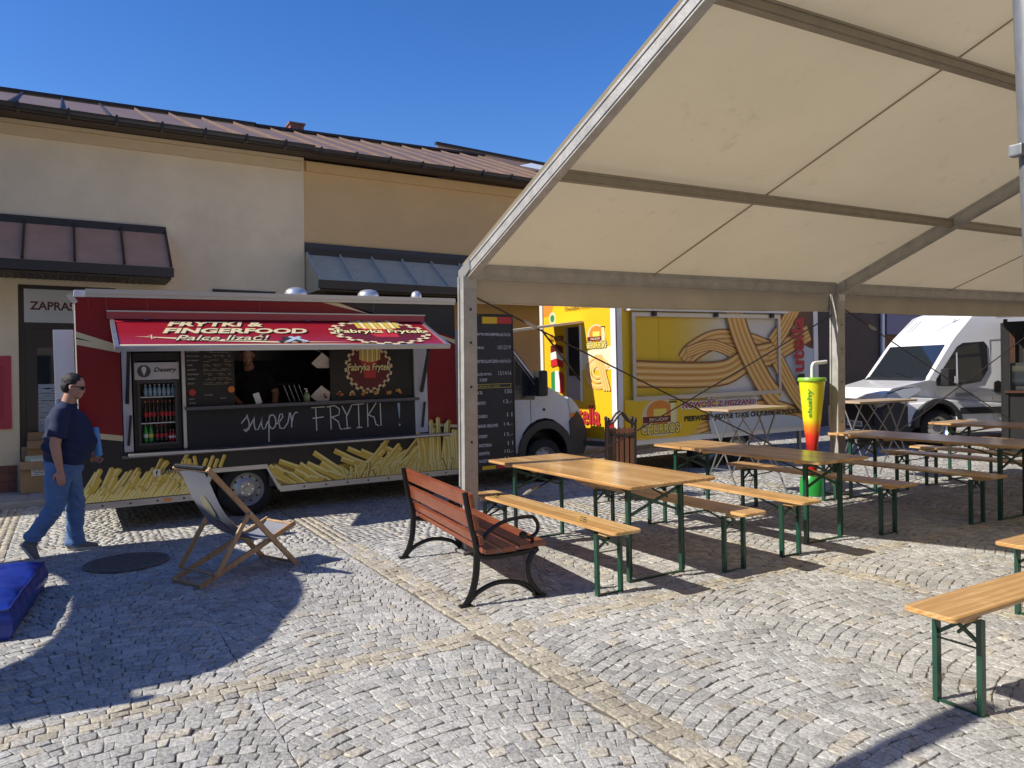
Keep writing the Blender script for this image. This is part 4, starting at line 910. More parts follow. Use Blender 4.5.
# vertical brand lettering: n in black, the rest red
def vtext(body, x0_, x1_, z0_, z1_, mt):
    B = Art(A.o, A.v, -A.u, A.n, gap=A.h+.001, step=A.step)   # reading upwards
    B.text(body, z0_, z1_, -x1_, -x0_, mt, bold=.035); A.mb.mats += [q for q in B.mb.mats if q not in A.mb.mats]
    o_ = len(A.mb.v); A.mb.v += B.mb.v; A.mb.f += [[o_+k for k in f_] for f_ in B.mb.f]; A.mb.m += [A.mb.mats.index(B.mb.mats[q]) for q in B.mb.m]; A.h += .002
vtext('n', 4.20, 4.42, 1.22, 1.42, BLACK); vtext('utella', 4.06, 4.42, 1.46, 2.50, ink('brand_red', (.50, .03, .04)))
A.rect(.9, 4.4, 2.64, 2.80, ink('header_cream', (.7, .66, .5))); A.text('& × × × × złote i lubiane', 1.0, 3.2, 2.655, 2.75, BLUEK, bold=.04)
A.build('front_print', ct)
m = MB(); x0c, x1c = .28, 3.78
for (a, b, c, d) in ((x0c, x1c, 2.46, 2.53), (x0c, x1c, 1.07, 1.14), (x0c, x0c+.07, 1.14, 2.46), (x1c-.07, x1c, 1.14, 2.46)): m.box(a, b, -.075, -.03, c, d, ALU)
m.build('picture_frame', ct)
m = MB(); m.box(x0c-.1, x1c+.12, -.16, -.003, 2.55, 2.63, VWHITE, bev=.015)
for x in (.7, 2.1, 3.5): m.box(x, x+.08, -.11, -.077, 2.47, 2.55, DARK)
m.build('hatch_rail', ct)
# end face art (looks towards -X), u runs from far to near
A = Art((0, CD, 0), (0, -1, 0), (0, 0, 1), (-1, 0, 0), gap=.004, step=.0006, clip=[(1, 0, -.08), (-1, 0, CD-.1), (0, 1, -.43), (0, -1, Z1-.01)])
A.poly([(0.08, 2.9), (.5, 2.9), (.3, 2.6), (.08, 2.6)], ORA); A.disc(.38, 2.55, .12, CREAM, 18); A.disc(.38, 2.55, .07, GRN, 12)
A.poly([(1.2, 1.6), (CD, 1.6), (CD, 2.0), (1.2, 1.9)], ink('haze_cream', (.85, .75, .5)))
churros_logo(A, 1.72, 2.16, .60)
for (rx, off) in ((.34, 0), (.27, -.03), (.2, 0), (.13, .02)):
    A.strip(arc(1.74, 1.55+off, rx, rx*.75, 20, 330, 24), .06, CH1); A.strip(arc(1.74, 1.56+off, rx, rx*.75, 20, 330, 24), .025, CH3)
for k in range(3): A.strip([(1.7+k*.07, 1.85), (1.93+k*.07, 1.25)], .06, CH1); A.strip([(1.71+k*.07, 1.85), (1.94+k*.07, 1.25)], .02, CH3)
zf = [(2.05, DKRED), (1.92, WHITE), (1.79, REDB)]
for z, mt in zf: A.poly([(.32, z), (.5, z+.03), (.72, z-.02), (.72, z-.15), (.5, z-.10), (.32, z-.13)], mt)
A.poly([(.32, 1.56), (.45, 1.60), (.45, 1.22), (.32, 1.18)], GRN); A.poly([(.45, 1.60), (.6, 1.58), (.6, 1.20), (.45, 1.22)], WHITE); A.poly([(.6, 1.58), (.72, 1.54), (.72, 1.18), (.6, 1.20)], REDB)
A.text('Churros', .3, .75, 2.14, 2.26, DKRED, bold=.03); A.text('nutella', .80, 1.80, .66, 1.0, ink('brand_red', (.5, .03, .04)), bold=.02)
A.text('Świeże churros', .8, 1.8, 2.66, 2.74, ink('umber', (.2, .09, .03)), bold=.02, shear=.2)
A.build('end_print', ct)
m = MB(); m.box(-.012, -.002, CD-1.27, CD-.80, 1.08, 2.36, mat('counter_grey', (.30, .30, .33), .5)); m.build('counter_panel', ct)
m = MB(); m.box(-.02, -.013, CD-1.24, CD-.90, 1.50, 2.35, BLACK); ew = m.build('end_window', ct)
m = MB(); m.box(-.04, -.003, CD-1.29, CD-1.27, 1.05, 2.38, VWHITE); m.build('window_trim', ew)
m = MB(); m.add([(-.02, CD-1.36, 2.45), (-.02, CD-.40, 2.45), (-1.5, CD-.4, 2.28), (-1.5, CD-1.36, 2.28), (-.02, CD-1.36, 2.41), (-.02, CD-.4, 2.41), (-1.5, CD-.4, 2.24), (-1.5, CD-1.36, 2.24)], [(0, 1, 2, 3), (4, 7, 6, 5), (0, 4, 5, 1), (2, 6, 7, 3), (0, 3, 7, 4), (1, 5, 6, 2)], mat('hatch_cream', (.6, .55, .42), .5)); m.build('end_hatch', ct)
m = MB(); m.bar((-.02, CD-1.25, 1.42), (-.8, CD-1.25, 2.30), .025, .025, BLACK); m.build('gas_strut', ct)
wheel('wheel', ct, (2.05, .2, .155), .34, .2); wheel('wheel', ct, (2.80, .2, .155), .34, .2)
m = MB(); m.box(.2, 4.6, .5, .6, .30, .41, DARK); m.box(.2, 4.6, 1.6, 1.7, .30, .41, DARK); m.bar((-.02, 1.1, .40), (-1.2, 1.1, .42), .1, .08, DARK); m.bar((.05, .1, .36), (-.6, .8, .42), .08, .08, DARK)
for x in (.25, 4.5): m.box(x-.03, x+.03, .12, .18, -.18, .4, STEEL); m.box(x-.08, x+.08, .07, .23, -.18, -.165, STEEL)
m.build('chassis', ct)
m = MB(); m.box(-.06, -.031, .06, .22, .47, .78, ink('lamp_red', (.4, .01, .01), .15)); m.build('tail_light', ct)

# ============================================================ WHITE VAN
vn = thing('white_van', 'white high roof panel van facing left, wing mirror and headlight towards the tables', 'van', (13.09, 8.84, gz(13.1)), rz=math.radians(-22))
Wv = 2.05
def side(xs): pass
secs = []   # longitudinal profile of the van body, lofted across the width with tumblehome
vp = [(.14, .40), (.02, .46), (.0, .78), (.02, 1.0), (.15, 1.11), (.84, 1.25), (1.34, 1.93), (1.44, 2.05), (1.86, 2.52), (2.02, 2.58), (5.9, 2.60), (5.98, 2.5), (6.0, .45), (4.85, .40), (1.42, .40), (1.36, .66), (1.20, .82), (1.0, .87), (.80, .82), (.65, .66), (.60, .40)]
m = MB(); n = len(vp); rings = []
for (y, f_) in ((0, 0), (.05, .5), (.30, 1), (Wv-.30, 1), (Wv-.05, .5), (Wv, 0)):
    r = []
    for a, b in vp:
        yy = y
        tum = max(0, b-1.1)/1.5*.13*(1 if y < 1 else -1)*(1 if y in (0, Wv) or f_ == .5 else .6)
        nose = max(0, .9-a)/.9*.20*(1 if y < 1 else -1)*(1 if (y in (0, Wv) or f_ == .5) else .3) if a < .9 and b < 1.4 else 0
        r.append((a+(1-f_)*.05*(1 if a < .3 else 0), yy+tum+nose, b-(1-f_)*.05*(1 if b > 2.3 else 0)))
    rings.append(r)
vs = [p for r in rings for p in r]; fs = []
for r in range(5):
    for i in range(n): j = (i+1) % n; fs.append((r*n+i, r*n+j, (r+1)*n+j, (r+1)*n+i))
m.add(vs, fs, VWHITE)
for r in (0, 5): m.add(rings[r], capfaces(vp), VWHITE)
vb = m.build('body', vn, smooth=True, autos=28)
def vy(a, b):   # y of the near side skin
    return max(0, b-1.1)/1.5*.13 + (max(0, .9-a)/.9*.20 if a < .9 and b < 1.4 else 0)
m = MB(); W = [(.98, 1.26), (1.45, 1.86), (1.58, 1.93), (2.02, 1.95), (2.08, 1.86), (2.06, 1.42), (1.9, 1.20), (1.3, 1.12), (.98, 1.14)]
m.add([(a, vy(a, b)-.004, b) for a, b in W], [list(range(9))], GLS); m.build('side_window', vb)
m = MB(); m.add([(a, vy(a, b)-.008, b) for a, b in [(1.38, 1.14), (1.42, 1.14), (1.45, 1.76), (1.42, 1.74)]], [(0, 1, 2, 3)], VWHITE); m.build('window_divider', vb)
m = MB(); nrm = Vector((-.69, 0, .50)).normalized()*.014
m.add([(.86+nrm.x, .14, 1.265+nrm.z), (1.32+nrm.x, .20, 1.90+nrm.z), (1.32+nrm.x, Wv-.20, 1.90+nrm.z), (.86+nrm.x, Wv-.14, 1.265+nrm.z)], [(0, 1, 2, 3)], GLS); m.build('windscreen', vb)
m = MB(); m.add([(.78, .12, 1.225), (.87, .12, 1.285), (.87, Wv-.12, 1.285), (.78, Wv-.12, 1.225)], [(0, 1, 2, 3)], DARK, X=Matrix.Translation((nrm.x*1.3, 0, nrm.z*1.3))); m.bar((.83, .5, 1.30), (.93, 1.2, 1.42), .015, .015, DARK); m.bar((.83, 1.2, 1.30), (.93, 1.75, 1.42), .015, .015, DARK); m.build('wiper', vb)
m = MB(); m.box(1.02, 1.18, -.26, -.05, 1.15, 1.46, DARK, bev=.04); m.bar((1.10, -.08, 1.22), (1.12, .03, 1.18), .06, .05, DARK); mi_ = m.build('wing_mirror', vb, smooth=True)
m = MB(); m.box(1.15, 1.2, -.265, -.12, 1.19, 1.32, mat('mirror_repeater', (.6, .6, .6), .2)); m.build('indicator', mi_)
m = MB(); m.prism([(2.16, 1.0), (2.22, .98), (2.30, 1.0), (2.31, 1.18), (2.24, 1.21), (2.17, 1.18)], -.012, .01, BLACK); m.build('door_handle', vb)
m = MB()
for seg in ([(2.14, .5), (2.14, 1.98), (2.5, 2.0)], [(2.46, .98), (2.44, 1.9), (2.75, 1.9)], [(.95, .95), (.92, 1.08)]):
    for p, q in zip(seg, seg[1:]): m.bar((p[0], vy(*p)-.002, p[1]), (q[0], vy(*q)-.002, q[1]), .006, .006, mat('panel_gap', (.16, .16, .17), .6))
m.build('panel_gap', vb)
m = MB(); m.add([(1.36, -.003, .93), (3.5, -.003, .93), (3.5, -.003, 1.0), (1.36, -.003, 1.0)], [(0, 1, 2, 3)], ink('trim_grey', (.3, .3, .32))); m.box(1.45, 4.8, -.02, .02, .60, .72, GB); m.build('side_trim', vb)
A = Art((0, .028, 0), (1, 0, 0), (0, .0866, 1), (0, -1, 0), gap=.02)
for (a, b) in ((2.56, 1.70), (2.85, 1.42), (2.60, 1.10)):
    A.strip([(a-.05, b-.14), (a-.02, b), (a, b+.14), (a+.02, b), (a+.06, b-.14)], .010, BLACK); A.poly([(a-.02, b-.13), (a+.05, b-.12), (a+.01, b-.02)], BLACK)
A.strip([(2.42, 1.88), (2.75, 1.88)], .008, BLACK)
A.build('livery_print', vb)
HP = [(.00, .84), (.34, .86), (.74, 1.06), (.70, 1.12), (.42, 1.10), (.12, 1.01)]
for (a_, b_) in ((.13, .46), (Wv-.46, Wv-.13)):
    m = MB(); m.prism([(x-.012, z+(.012 if z > .95 else -.012)) for x, z in HP], a_-.005, b_, BLACK); h0 = m.build('headlight', vb)
    m = MB(); m.prism([(x-.03 if x < .2 else x, z) for x, z in HP], a_-.035, b_-.03, MATS.get('van_headlamp') or mat('van_headlamp', (.62, .66, .7), .08, coat=1)); m.build('lamp_glass', h0)
m = MB(); m.prism([(-.04, .30), (.50, .28), (.62, .36), (.60, .52), (.44, .80), (.25, .86), (.06, .80), (-.05, .70)], .10, Wv-.10, mat('van_bumper', (.045, .047, .052), .5)); m.build('bumper', vb)
m = MB(); m.box(-.058, -.045, .38, 1.67, .40, .80, BLACK)
for k in range(4): m.box(-.064, -.059, .57, 1.48, .47+k*.09, .49+k*.09, DARK)
m.box(-.07, -.02, .2, Wv-.2, .84, .90, ALU); m.build('grille', vb)
m = MB(); m.box(-.068, -.060, .72, 1.28, .36, .47, WHITE); pl_ = m.build('number_plate', vb)
A = Art((-.068, 1.28, .36), (0, -1, 0), (0, 0, 1), (-1, 0, 0)); A.rect(0, .05, 0, .11, BLUEK); A.text('WB 0206', .08, .52, .02, .09, BLACK, bold=.02); A.build('lettering', pl_)
A = Art((.34, Wv-.5, 1.125), (0, -1, 0), Vector((.95, 0, .30)).normalized(), Vector((-.3, 0, .95)).normalized(), gap=.012); A.text('Streetfood', 0, .95, .02, .20, ink('hood_grey', (.42, .42, .43)), shear=.2, bold=.01); A.build('lettering', vb)
m = MB()
ap = [(1.01+.50*math.cos(a), .38+.52*math.sin(a)) for a in [PI*k/16 for k in range(17)]]; ap2 = [(1.01+.41*math.cos(a), .38+.44*math.sin(a)) for a in [PI*k/16 for k in range(17)]]
for i in range(16): m.add([(ap[i][0], -.025, ap[i][1]), (ap[i+1][0], -.025, ap[i+1][1]), (ap2[i+1][0], -.03, ap2[i+1][1]), (ap2[i][0], -.03, ap2[i][1]), (ap[i][0], .16, ap[i][1]), (ap[i+1][0], .16, ap[i+1][1]), (ap2[i+1][0], .12, ap2[i+1][1]), (ap2[i][0], .12, ap2[i][1])], [(0, 1, 2, 3), (0, 4, 5, 1), (3, 2, 6, 7)], MATS['van_bumper'])
m.build('arch_flare', vb)
m = MB(); m.lathe([(.41, .0), (.41, .3), (0, .3)], BLACK, c=(1.01, .05, .40), axis='Y', n=30, caps=False); m.build('wheel_housing', vb)
AL = mat('alloy', (.6, .6, .62), .25, .9)
for (x, y, s_) in ((1.01, .12, -1), (1.01, Wv-.12, 1), (4.9, .12, -1), (4.9, Wv-.12, 1)): wheel('wheel', vn, (x, y, .35), .35, .22, side=s_, hub=AL)
m = MB(); m.box(2.9, 3.2, .3, .6, 2.63, 2.72, DARK, bev=.03); m.tube([(2.0, .5, 2.48), (1.9, .5, 2.95)], .006, BLACK, n=5); m.build('roof_aerial', vb)
A = Art((1.50, Wv-.3, 2.10), (0, -1, 0), Vector((.42, 0, .47)).normalized(), Vector((-.47, 0, .42)).normalized(), gap=.015)
A.strip([(.1, .1), (.16, .4)], .012, BLACK); A.strip([(.2, .12), (.26, .42)], .012, BLACK); A.strip([(1.0, .1), (1.35, .36)], .01, BLACK); A.strip([(1.25, .4), (1.3, .3), (1.42, .38)], .012, BLACK); A.build('roof_print', vb)

# ============================================================ DARK STALL at the right edge
st = thing('dark_food_stall', 'dark timber food stall with silver canopy edge at the right of the white van', 'food stall', (13.56, 7.01, gz(13.4)), rz=math.radians(-61))
BK = mat('stall_black', (.02, .02, .021), .5); BW = wood_mat('stall_wood', (.10, .04, .02), (.05, .02, .01), .6, 8, 'Z', 0)
m = MB(); m.box(.0, 2.6, 0, .05, .0, 1.05, BK); m.box(0, .05, .05, 1.7, 0, 1.05, BK); m.box(0, 2.6, 1.7, 1.75, 0, 2.3, BK); m.box(-.03, 2.6, -.06, .3, 1.052, 1.09, BW); m.build('counter', st)
for (x, y) in ((-.04, -.03), (-.04, 1.70), (2.6, -.03)): m = MB(); m.box(x, x+.06, y, y+.06, 0, 2.28, BK); m.build('post', st)
m = MB(); m.add([(-.15, -.7, 2.30), (2.8, -.7, 2.30), (2.8, 1.8, 2.5), (-.15, 1.8, 2.5), (-.15, -.7, 2.27), (2.8, -.7, 2.27), (2.8, 1.8, 2.47), (-.15, 1.8, 2.47)], [(0, 1, 2, 3), (4, 7, 6, 5), (0, 4, 5, 1), (2, 6, 7, 3), (0, 3, 7, 4), (1, 5, 6, 2)], ALU); m.build('roof', st)
for k in range(5): m = MB(); m.box(.1+k*.2, .18+k*.2, 1.62, 1.66, 1.1, 2.1, BW); m.build('back_slat', st)
m = MB(); m.box(.05, .40, .1, .4, 1.1, 1.55, mat('till_dark', (.05, .05, .05), .4)); m.box(.08, .37, .085, .098, 1.18, 1.5, GLS); o = m.build('warming_cabinet'); o.matrix_world = st.matrix_world.copy(); tag(o, 'small dark glass fronted cabinet on the stall counter', 'cabinet')

# ============================================================ TENT
TX = [3.15, 8.28, 13.44]; TY0, EZ, SL = 6.28, 2.55, .405; RY = 1.28; RZ = EZ+(TY0-RY)*SL
tn = thing('party_tent', 'large frame tent with beige translucent roof over the beer tables', 'tent', (3.15, 6.28, gz(3.15)), tilt=False)
o0 = Vector((3.15, 6.28, gz(3.15)))
MEM = bpy.data.materials.new('tent_membrane'); MEM.use_nodes = True
def _mem():
    nt = MEM.node_tree; nt.nodes.clear(); out = nn(nt, 'ShaderNodeOutputMaterial'); d = nn(nt, 'ShaderNodeBsdfDiffuse'); t = nn(nt, 'ShaderNodeBsdfTranslucent'); mx = nn(nt, 'ShaderNodeMixShader')
    tc = nn(nt, 'ShaderNodeTexCoord'); n1 = nn(nt, 'ShaderNodeTexNoise'); n1.inputs['Scale'].default_value = .6; n1.inputs['Detail'].default_value = 9; n1.inputs['Roughness'].default_value = .68; nt.links.new(tc.outputs['Object'], n1.inputs['Vector'])
    cr = nn(nt, 'ShaderNodeMix', data_type='RGBA'); cr.inputs['A'].default_value = (.55, .465, .305, 1); cr.inputs['B'].default_value = (.72, .625, .44, 1); nt.links.new(n1.outputs['Fac'], cr.inputs['Factor'])
    n2 = nn(nt, 'ShaderNodeTexNoise'); n2.inputs['Scale'].default_value = 3.3; n2.inputs['Detail'].default_value = 10; n2.inputs['Roughness'].default_value = .75; nt.links.new(tc.outputs['Object'], n2.inputs['Vector'])
    mr = nn(nt, 'ShaderNodeMapRange'); mr.inputs[1].default_value = .58; mr.inputs[2].default_value = .78; mr.inputs[4].default_value = .5; nt.links.new(n2.outputs['Fac'], mr.inputs[0])
    c2 = nn(nt, 'ShaderNodeMix', data_type='RGBA'); nt.links.new(mr.outputs[0], c2.inputs['Factor']); nt.links.new(cr.outputs['Result'], c2.inputs['A']); c2.inputs['B'].default_value = (.30, .24, .17, 1)
    nt.links.new(c2.outputs['Result'], d.inputs[0]); nt.links.new(c2.outputs['Result'], t.inputs[0]); mx.inputs[0].default_value = .24
    nt.links.new(d.outputs[0], mx.inputs[1]); nt.links.new(t.outputs[0], mx.inputs[2]); nt.links.new(mx.outputs[0], out.inputs[0])
    bp = nn(nt, 'ShaderNodeBump'); bp.inputs['Strength'].default_value = .25; bp.inputs['Distance'].default_value = .06; nt.links.new(n1.outputs['Fac'], bp.inputs['Height']); nt.links.new(bp.outputs[0], d.inputs['Normal'])
_mem()
def roofz(x, y, sag=0): return (EZ+SL*(TY0-y) if y > RY else RZ-SL*(RY-y)) + gz(x)
def L3(x, y, z): return (x-o0.x, y-o0.y, z-o0.z)
# membrane (with slight sag between rafters), separate slopes welded at the ridge
m = MB(); nx, ny = 36, 44; XA, XB, YB = TX[0]-.04, 18.6, -3.72
vs = []; fs = []
for j in range(ny+1):
    y = TY0+.03+(YB-TY0)*j/ny
    for i in range(nx+1):
        x = XA+(XB-XA)*i/nx; u = ((x-TX[0]) % 5.1)/5.1
        vp_ = ((TY0-y) % 1.62)/1.62
        sag = .035*math.sin(PI*u)*(.4+.6*math.sin(PI*vp_)) if x > TX[0] else 0
        vs.append(L3(x, y, roofz(x, y)+.075-sag))
for j in range(ny):
    for i in range(nx): a = j*(nx+1)+i; fs.append((a, a+1, a+nx+2, a+nx+1))
m.add(vs, fs, MEM); m.build('roof_membrane', tn, smooth=True)
for x in (5.30, 10.62):
    m = MB(); m.tube([L3(x, TY0-.0+0, roofz(x, TY0)+.03), L3(x+.45, RY, roofz(x, RY)+.03)], 1, mat('weld_seam', (.36, .29, .2), .8), n=4, flat=(.004, .008)); m.build('membrane_seam', tn)
# frame
def frame_beam(a, b, w, h, name, mt=STEEL):
    m = MB(); m.bar(L3(*a), L3(*b), w, h, mt); A_ = Vector(L3(*a)); B_ = Vector(L3(*b)); 
    t = (B_-A_).normalized(); sidev = t.cross(Vector((0, 0, 1))).normalized(); upv = sidev.cross(t)
    for s_ in (-1, 1):   # extrusion lips along the profile
        m.bar(A_+sidev*s_*(w/2+.004)+upv*h*.32, B_+sidev*s_*(w/2+.004)+upv*h*.32, .008, .012, mt); m.bar(A_+sidev*s_*(w/2+.004)-upv*h*.32, B_+sidev*s_*(w/2+.004)-upv*h*.32, .008, .012, mt)
    return m.build(name, tn)
for x in TX:
    m = MB(); m.box(-.055, .055, -.06, .06, gz(x), EZ+gz(x)-.02, STEEL, X=Matrix.Translation(L3(x, TY0, 0)))
    for s_ in (-1, 1):
        m.box(-.07, -.056, s_*.05-.01, s_*.05+.01, gz(x)+.02, EZ+gz(x)-.05, STEEL, X=Matrix.Translation(L3(x, TY0, 0)))
        m.box(.056, .064, s_*.05-.01, s_*.05+.01, gz(x)+.02, EZ+gz(x)-.05, STEEL, X=Matrix.Translation(L3(x, TY0, 0)))
    for z in (.5, 1.0, 1.5, 1.9, 2.2): m.lathe([(.012, -.066), (0, -.068)], DARK, c=(L3(x, TY0, 0)[0], L3(x, TY0, 0)[1], z), axis='Y', n=8)
    m.build('post', tn)
    m = MB(); m.box(-.12, .12, -.12, .12, gz(x)+.012, gz(x)+.03, STEEL, X=Matrix.Translation(L3(x, TY0, 0))); m.build('foot_plate', tn)
    frame_beam((x, TY0+.05, EZ-.03+gz(x)-.02), (x, RY, RZ-.02+gz(x)), .075, .13, 'rafter', STEEL if x != TX[1] else STEEL)
    frame_beam((x, RY, RZ-.02+gz(x)), (x, YB-.05, roofz(x, YB)-.05), .075, .13, 'rafter')
    m = MB(); m.prism([(-.065, EZ-.16), (.066, EZ-.16), (.066, EZ+.01), (-.14, EZ+.09), (-.16, EZ+.0), (-.065, EZ-.05)], -.058, .058, mat('bracket_steel', (.5, .5, .5), .4, .6), 'X', X=Matrix.Translation(L3(x, TY0, gz(x)))); m.build('corner_bracket', tn)
    m = MB(); m.box(-.055, .055, -.06, .06, gz(x), roofz(x, YB)-.1, STEEL, X=Matrix.Translation(L3(x, YB, 0))); m.build('post', tn)
PUR = mat('purlin_dark', (.34, .30, .24), .5, .4, var=.15, scale=8)
for y, h in ((TY0, .09), (4.84, .085), (3.22, .09), (1.4, .09), (-.4, .08), (-2.1, .08), (YB, .09)):
    for a, b in ((TX[0], TX[1]), (TX[1], TX[2]), (TX[2], 18.5)):
        dz_ = .0 if y == TY0 else -.03
        frame_beam((a+.05, y, roofz(a, y)+dz_), (b-.05, y, roofz(b, y)+dz_), .06, h+(.05 if y == TY0 else 0), 'eave_beam' if y == TY0 else 'purlin', PUR if y != TY0 else STEEL)
# valance hanging under the eave
VAL = mat('valance_pvc', (.56, .50, .40), .7, var=.12, scale=2)
for a, b in ((TX[0]+.06, TX[1]-.06), (TX[1]+.06, TX[2]-.06), (TX[2]+.06, 18.5)):
    m = MB(); N = 40; vs = []
    for k in range(N+1):
        x = a+(b-a)*k/N; yo = .012*math.sin(k*1.3)+.008*math.sin(k*.5); zb_ = EZ-.275-.02*math.sin(PI*k/N)
        vs += [L3(x, TY0+.06+yo*.2, EZ-.03+gz(x)), L3(x, TY0+.06+yo, EZ-.15+gz(x)), L3(x, TY0+.06+yo*1.4, zb_+gz(x))]
    m.add(vs, [(3*k+r_, 3*k+r_+1, 3*k+4+r_, 3*k+3+r_) for k in range(N) for r_ in (0, 1)], VAL)
    m.tube([vs[3*k+2] for k in range(0, N+1, 2)], .008, VAL, n=6); m.build('valance', tn, smooth=True)
# bracing cables
CB = mat('cable', (.03, .02, .018), .5)
m = MB()
def sagline(a, b, s=.02, n=10): return [tuple(Vector(a).lerp(Vector(b), k/n)-Vector((0, 0, s*math.sin(PI*k/n)))) for k in range(n+1)]
for i in (0, 1):
    xa, xb = TX[i], TX[i+1]
    for pa, pb in (((xa+.08, TY0+.0, 2.32+gz(xa)), (xb-.08, TY0+.0, .25+gz(xb))), ((xa+.08, TY0+.02, .25+gz(xa)), (xb-.08, TY0+.02, 2.22+gz(xb)))):
        P = sagline(L3(*pa), L3(*pb)); m.tube(P, .008, CB, n=6); m.tube([P[0], P[0]], .01, CB) if False else None
        q = Vector(P[0]).lerp(Vector(P[-1]), .12); d_ = (Vector(P[-1])-Vector(P[0])).normalized(); m.tube([q-d_*.1, q-d_*.05, q+d_*.05, q+d_*.1], [.006, .017, .017, .006], STEEL, n=6)
m.build('bracing_cable', tn)
# steel pole near the camera at the right edge
m = MB(); GP = mat('galvanised_pole', (.20, .21, .225), .45, .3, var=.25, scale=7, stretch=(3, 3, 1)); B0 = Vector((3.33, 1.53, gz(3.3))); lean = Vector((-.024, .026, 1)).normalized()
PL_ = []
m.tube([B0, B0+lean*4.6], .05, GP, n=20); m.lathe([(.09, 0), (.09, .012), (.06, .014)], GP, c=tuple(B0)); 
o = m.build('tent_pole', smooth=True); tag(o, 'bright galvanised steel pole cropped by the right edge of the picture', 'pole')
m = MB(); c_ = B0+lean*2.46; m.box(c_.x-.088, c_.x-.045, c_.y+.0, c_.y+.05, c_.z-.025, c_.z+.02, GP, bev=.006); m.build('pole_bracket', o)

# ============================================================ BEER TABLES AND BENCHES
PINE = wood_mat('pine_table', (.84, .58, .27), (.48, .25, .08), .32, 9.3, 'X', .5); PINEB = wood_mat('pine_bench', (.82, .56, .26), (.50, .27, .09), .34, 8.1, 'X', .4)
GREEN = mat('green_steel', (.009, .06, .036), .4, coat=.3, var=.2, scale=12)
def top_board(L, W, z, t, mt, gap=None, corner=.03):
    m = MB(); n = 6
    def outline(y0, y1, r):
        pts = []
        for cx, cy, a0 in ((L/2-r, y1-r, 0), (-L/2+r, y1-r, 90), (-L/2+r, y0+r, 180), (L/2-r, y0+r, 270)):
            for k in range(n+1): a = math.radians(a0+90*k/n); pts.append((cx+r*math.cos(a), cy+r*math.sin(a)))
        return pts
    o_ = outline(-W/2, W/2, corner)
    def ring(s, z_): return [(x-(s if x > 0 else -s), y-(s if y > 0 else -s), z_) for x, y in o_]
    N = len(o_); R_ = [ring(.006, z-t), ring(0, z-t+.005), ring(0, z-.005), ring(.006, z)]
    vs = [p for r in R_ for p in r]; fs = [(i*N+k, i*N+(k+1) % N, (i+1)*N+(k+1) % N, (i+1)*N+k) for i in range(3) for k in range(N)]
    fs += [list(range(N-1, -1, -1)), [3*N+k for k in range(N)]]
    m.add(vs, fs, mt); return m
def make_table(L, W, h, legspan, label, grp, loc):
    """long axis local X; leg frames inset"""
    t = thing('beer_table', label, 'table', loc, PI/2, group=grp)
    top_board(L, W, h, .027, PINE).build('tabletop', t)
    for x in (-L/2+.28, L/2-.28, -.35, .35): m = MB(); m.box(x-.03, x+.03, -W/2+.05, W/2-.05, h-.05, h-.028, PINEB); m.build('batten', t)
    for s_ in (-1, 1):
        xl = s_*(L/2-.24); m = MB(); w2 = legspan/2
        for q in (-1, 1):
            m.box(xl-.018, xl+.018, q*w2-.012, q*w2+.012, 0, h-.05, GREEN); m.box(xl-.022 if s_ < 0 else xl+.0, xl if s_ < 0 else xl+.022, q*(w2)-.016, q*(w2)-.012, .02, h-.06, GREEN)
        m.box(xl-.012, xl+.012, -w2, w2, 0.0, .012, GREEN); m.box(xl-.012, xl+.012, -w2, w2, h-.075, h-.052, GREEN)
        m.bar((xl, -w2, h-.28), (xl, w2, h-.09), .012, .022, GREEN); m.bar((xl+.013, w2, h-.28), (xl+.013, -w2, h-.09), .012, .022, GREEN)
        m.bar((xl, -w2*.5, h-.16), (xl-s_*.42, -w2*.5, h-.06), .012, .012, GREEN); m.bar((xl, w2*.5, h-.16), (xl-s_*.42, w2*.5, h-.06), .012, .012, GREEN)
        m.build('leg_frame', t)
    return t
def make_bench(L, W, h, label, grp, loc, rz=PI/2):
    t = thing('beer_bench', label, 'bench', loc, rz, group=grp)
    top_board(L, W, h, .027, PINEB).build('seat', t)
    for x in (-L/2+.18, L/2-.18): m = MB(); m.box(x-.05, x+.05, -W/2+.03, W/2-.03, h-.055, h-.028, PINE); m.build('batten', t)
    for s_ in (-1, 1):
        xl = s_*(L/2-.24); m = MB(); w2 = .105
        for q in (-1, 1): m.box(xl-.018, xl+.018, q*w2-.012, q*w2+.012, 0, h-.055, GREEN)
        m.box(xl-.01, xl+.01, -w2, w2, 0, .010, GREEN); m.box(xl-.01, xl+.01, -w2, w2, h-.075, h-.057, GREEN)
        m.bar((xl, -w2, h-.17), (xl, w2*.2, h-.08), .01, .018, GREEN); m.bar((xl, w2, h-.17), (xl, -w2*.2, h-.08), .01, .018, GREEN); m.bar((xl, -w2, h-.19), (xl, w2, h-.19), .008, .008, GREEN)
        m.bar((xl, 0, h-.14), (xl-s_*.34, 0, h-.05), .012, .012, GREEN)
        m.build('leg_frame', t)
    return t
GT, GBN = 'beer tables under the tent', 'beer benches under the tent'
def lz(x, y): return (x, y, gz(x))
t1 = make_table(2.2, .86, .775, .53, 'sunlit pine beer table nearest the camera behind the brown park bench', GT, lz(3.97, 5.52))
t2 = make_table(2.2, .70, .775, .47, 'pine beer table under the giant yellow cup, half in shade', GT, lz(6.02, 5.58))
dup(t2, lz(8.40, 5.15), PI/2, 'shaded dark topped beer table right of the middle tent post', GT)
dup(t2, lz(10.62, 5.25), PI/2, 'far right beer table in front of the white van wheel', GT)
b1 = make_bench(2.2, .25, .50, 'sunlit pine beer bench directly behind the brown park bench', GBN, lz(3.40, 5.37))
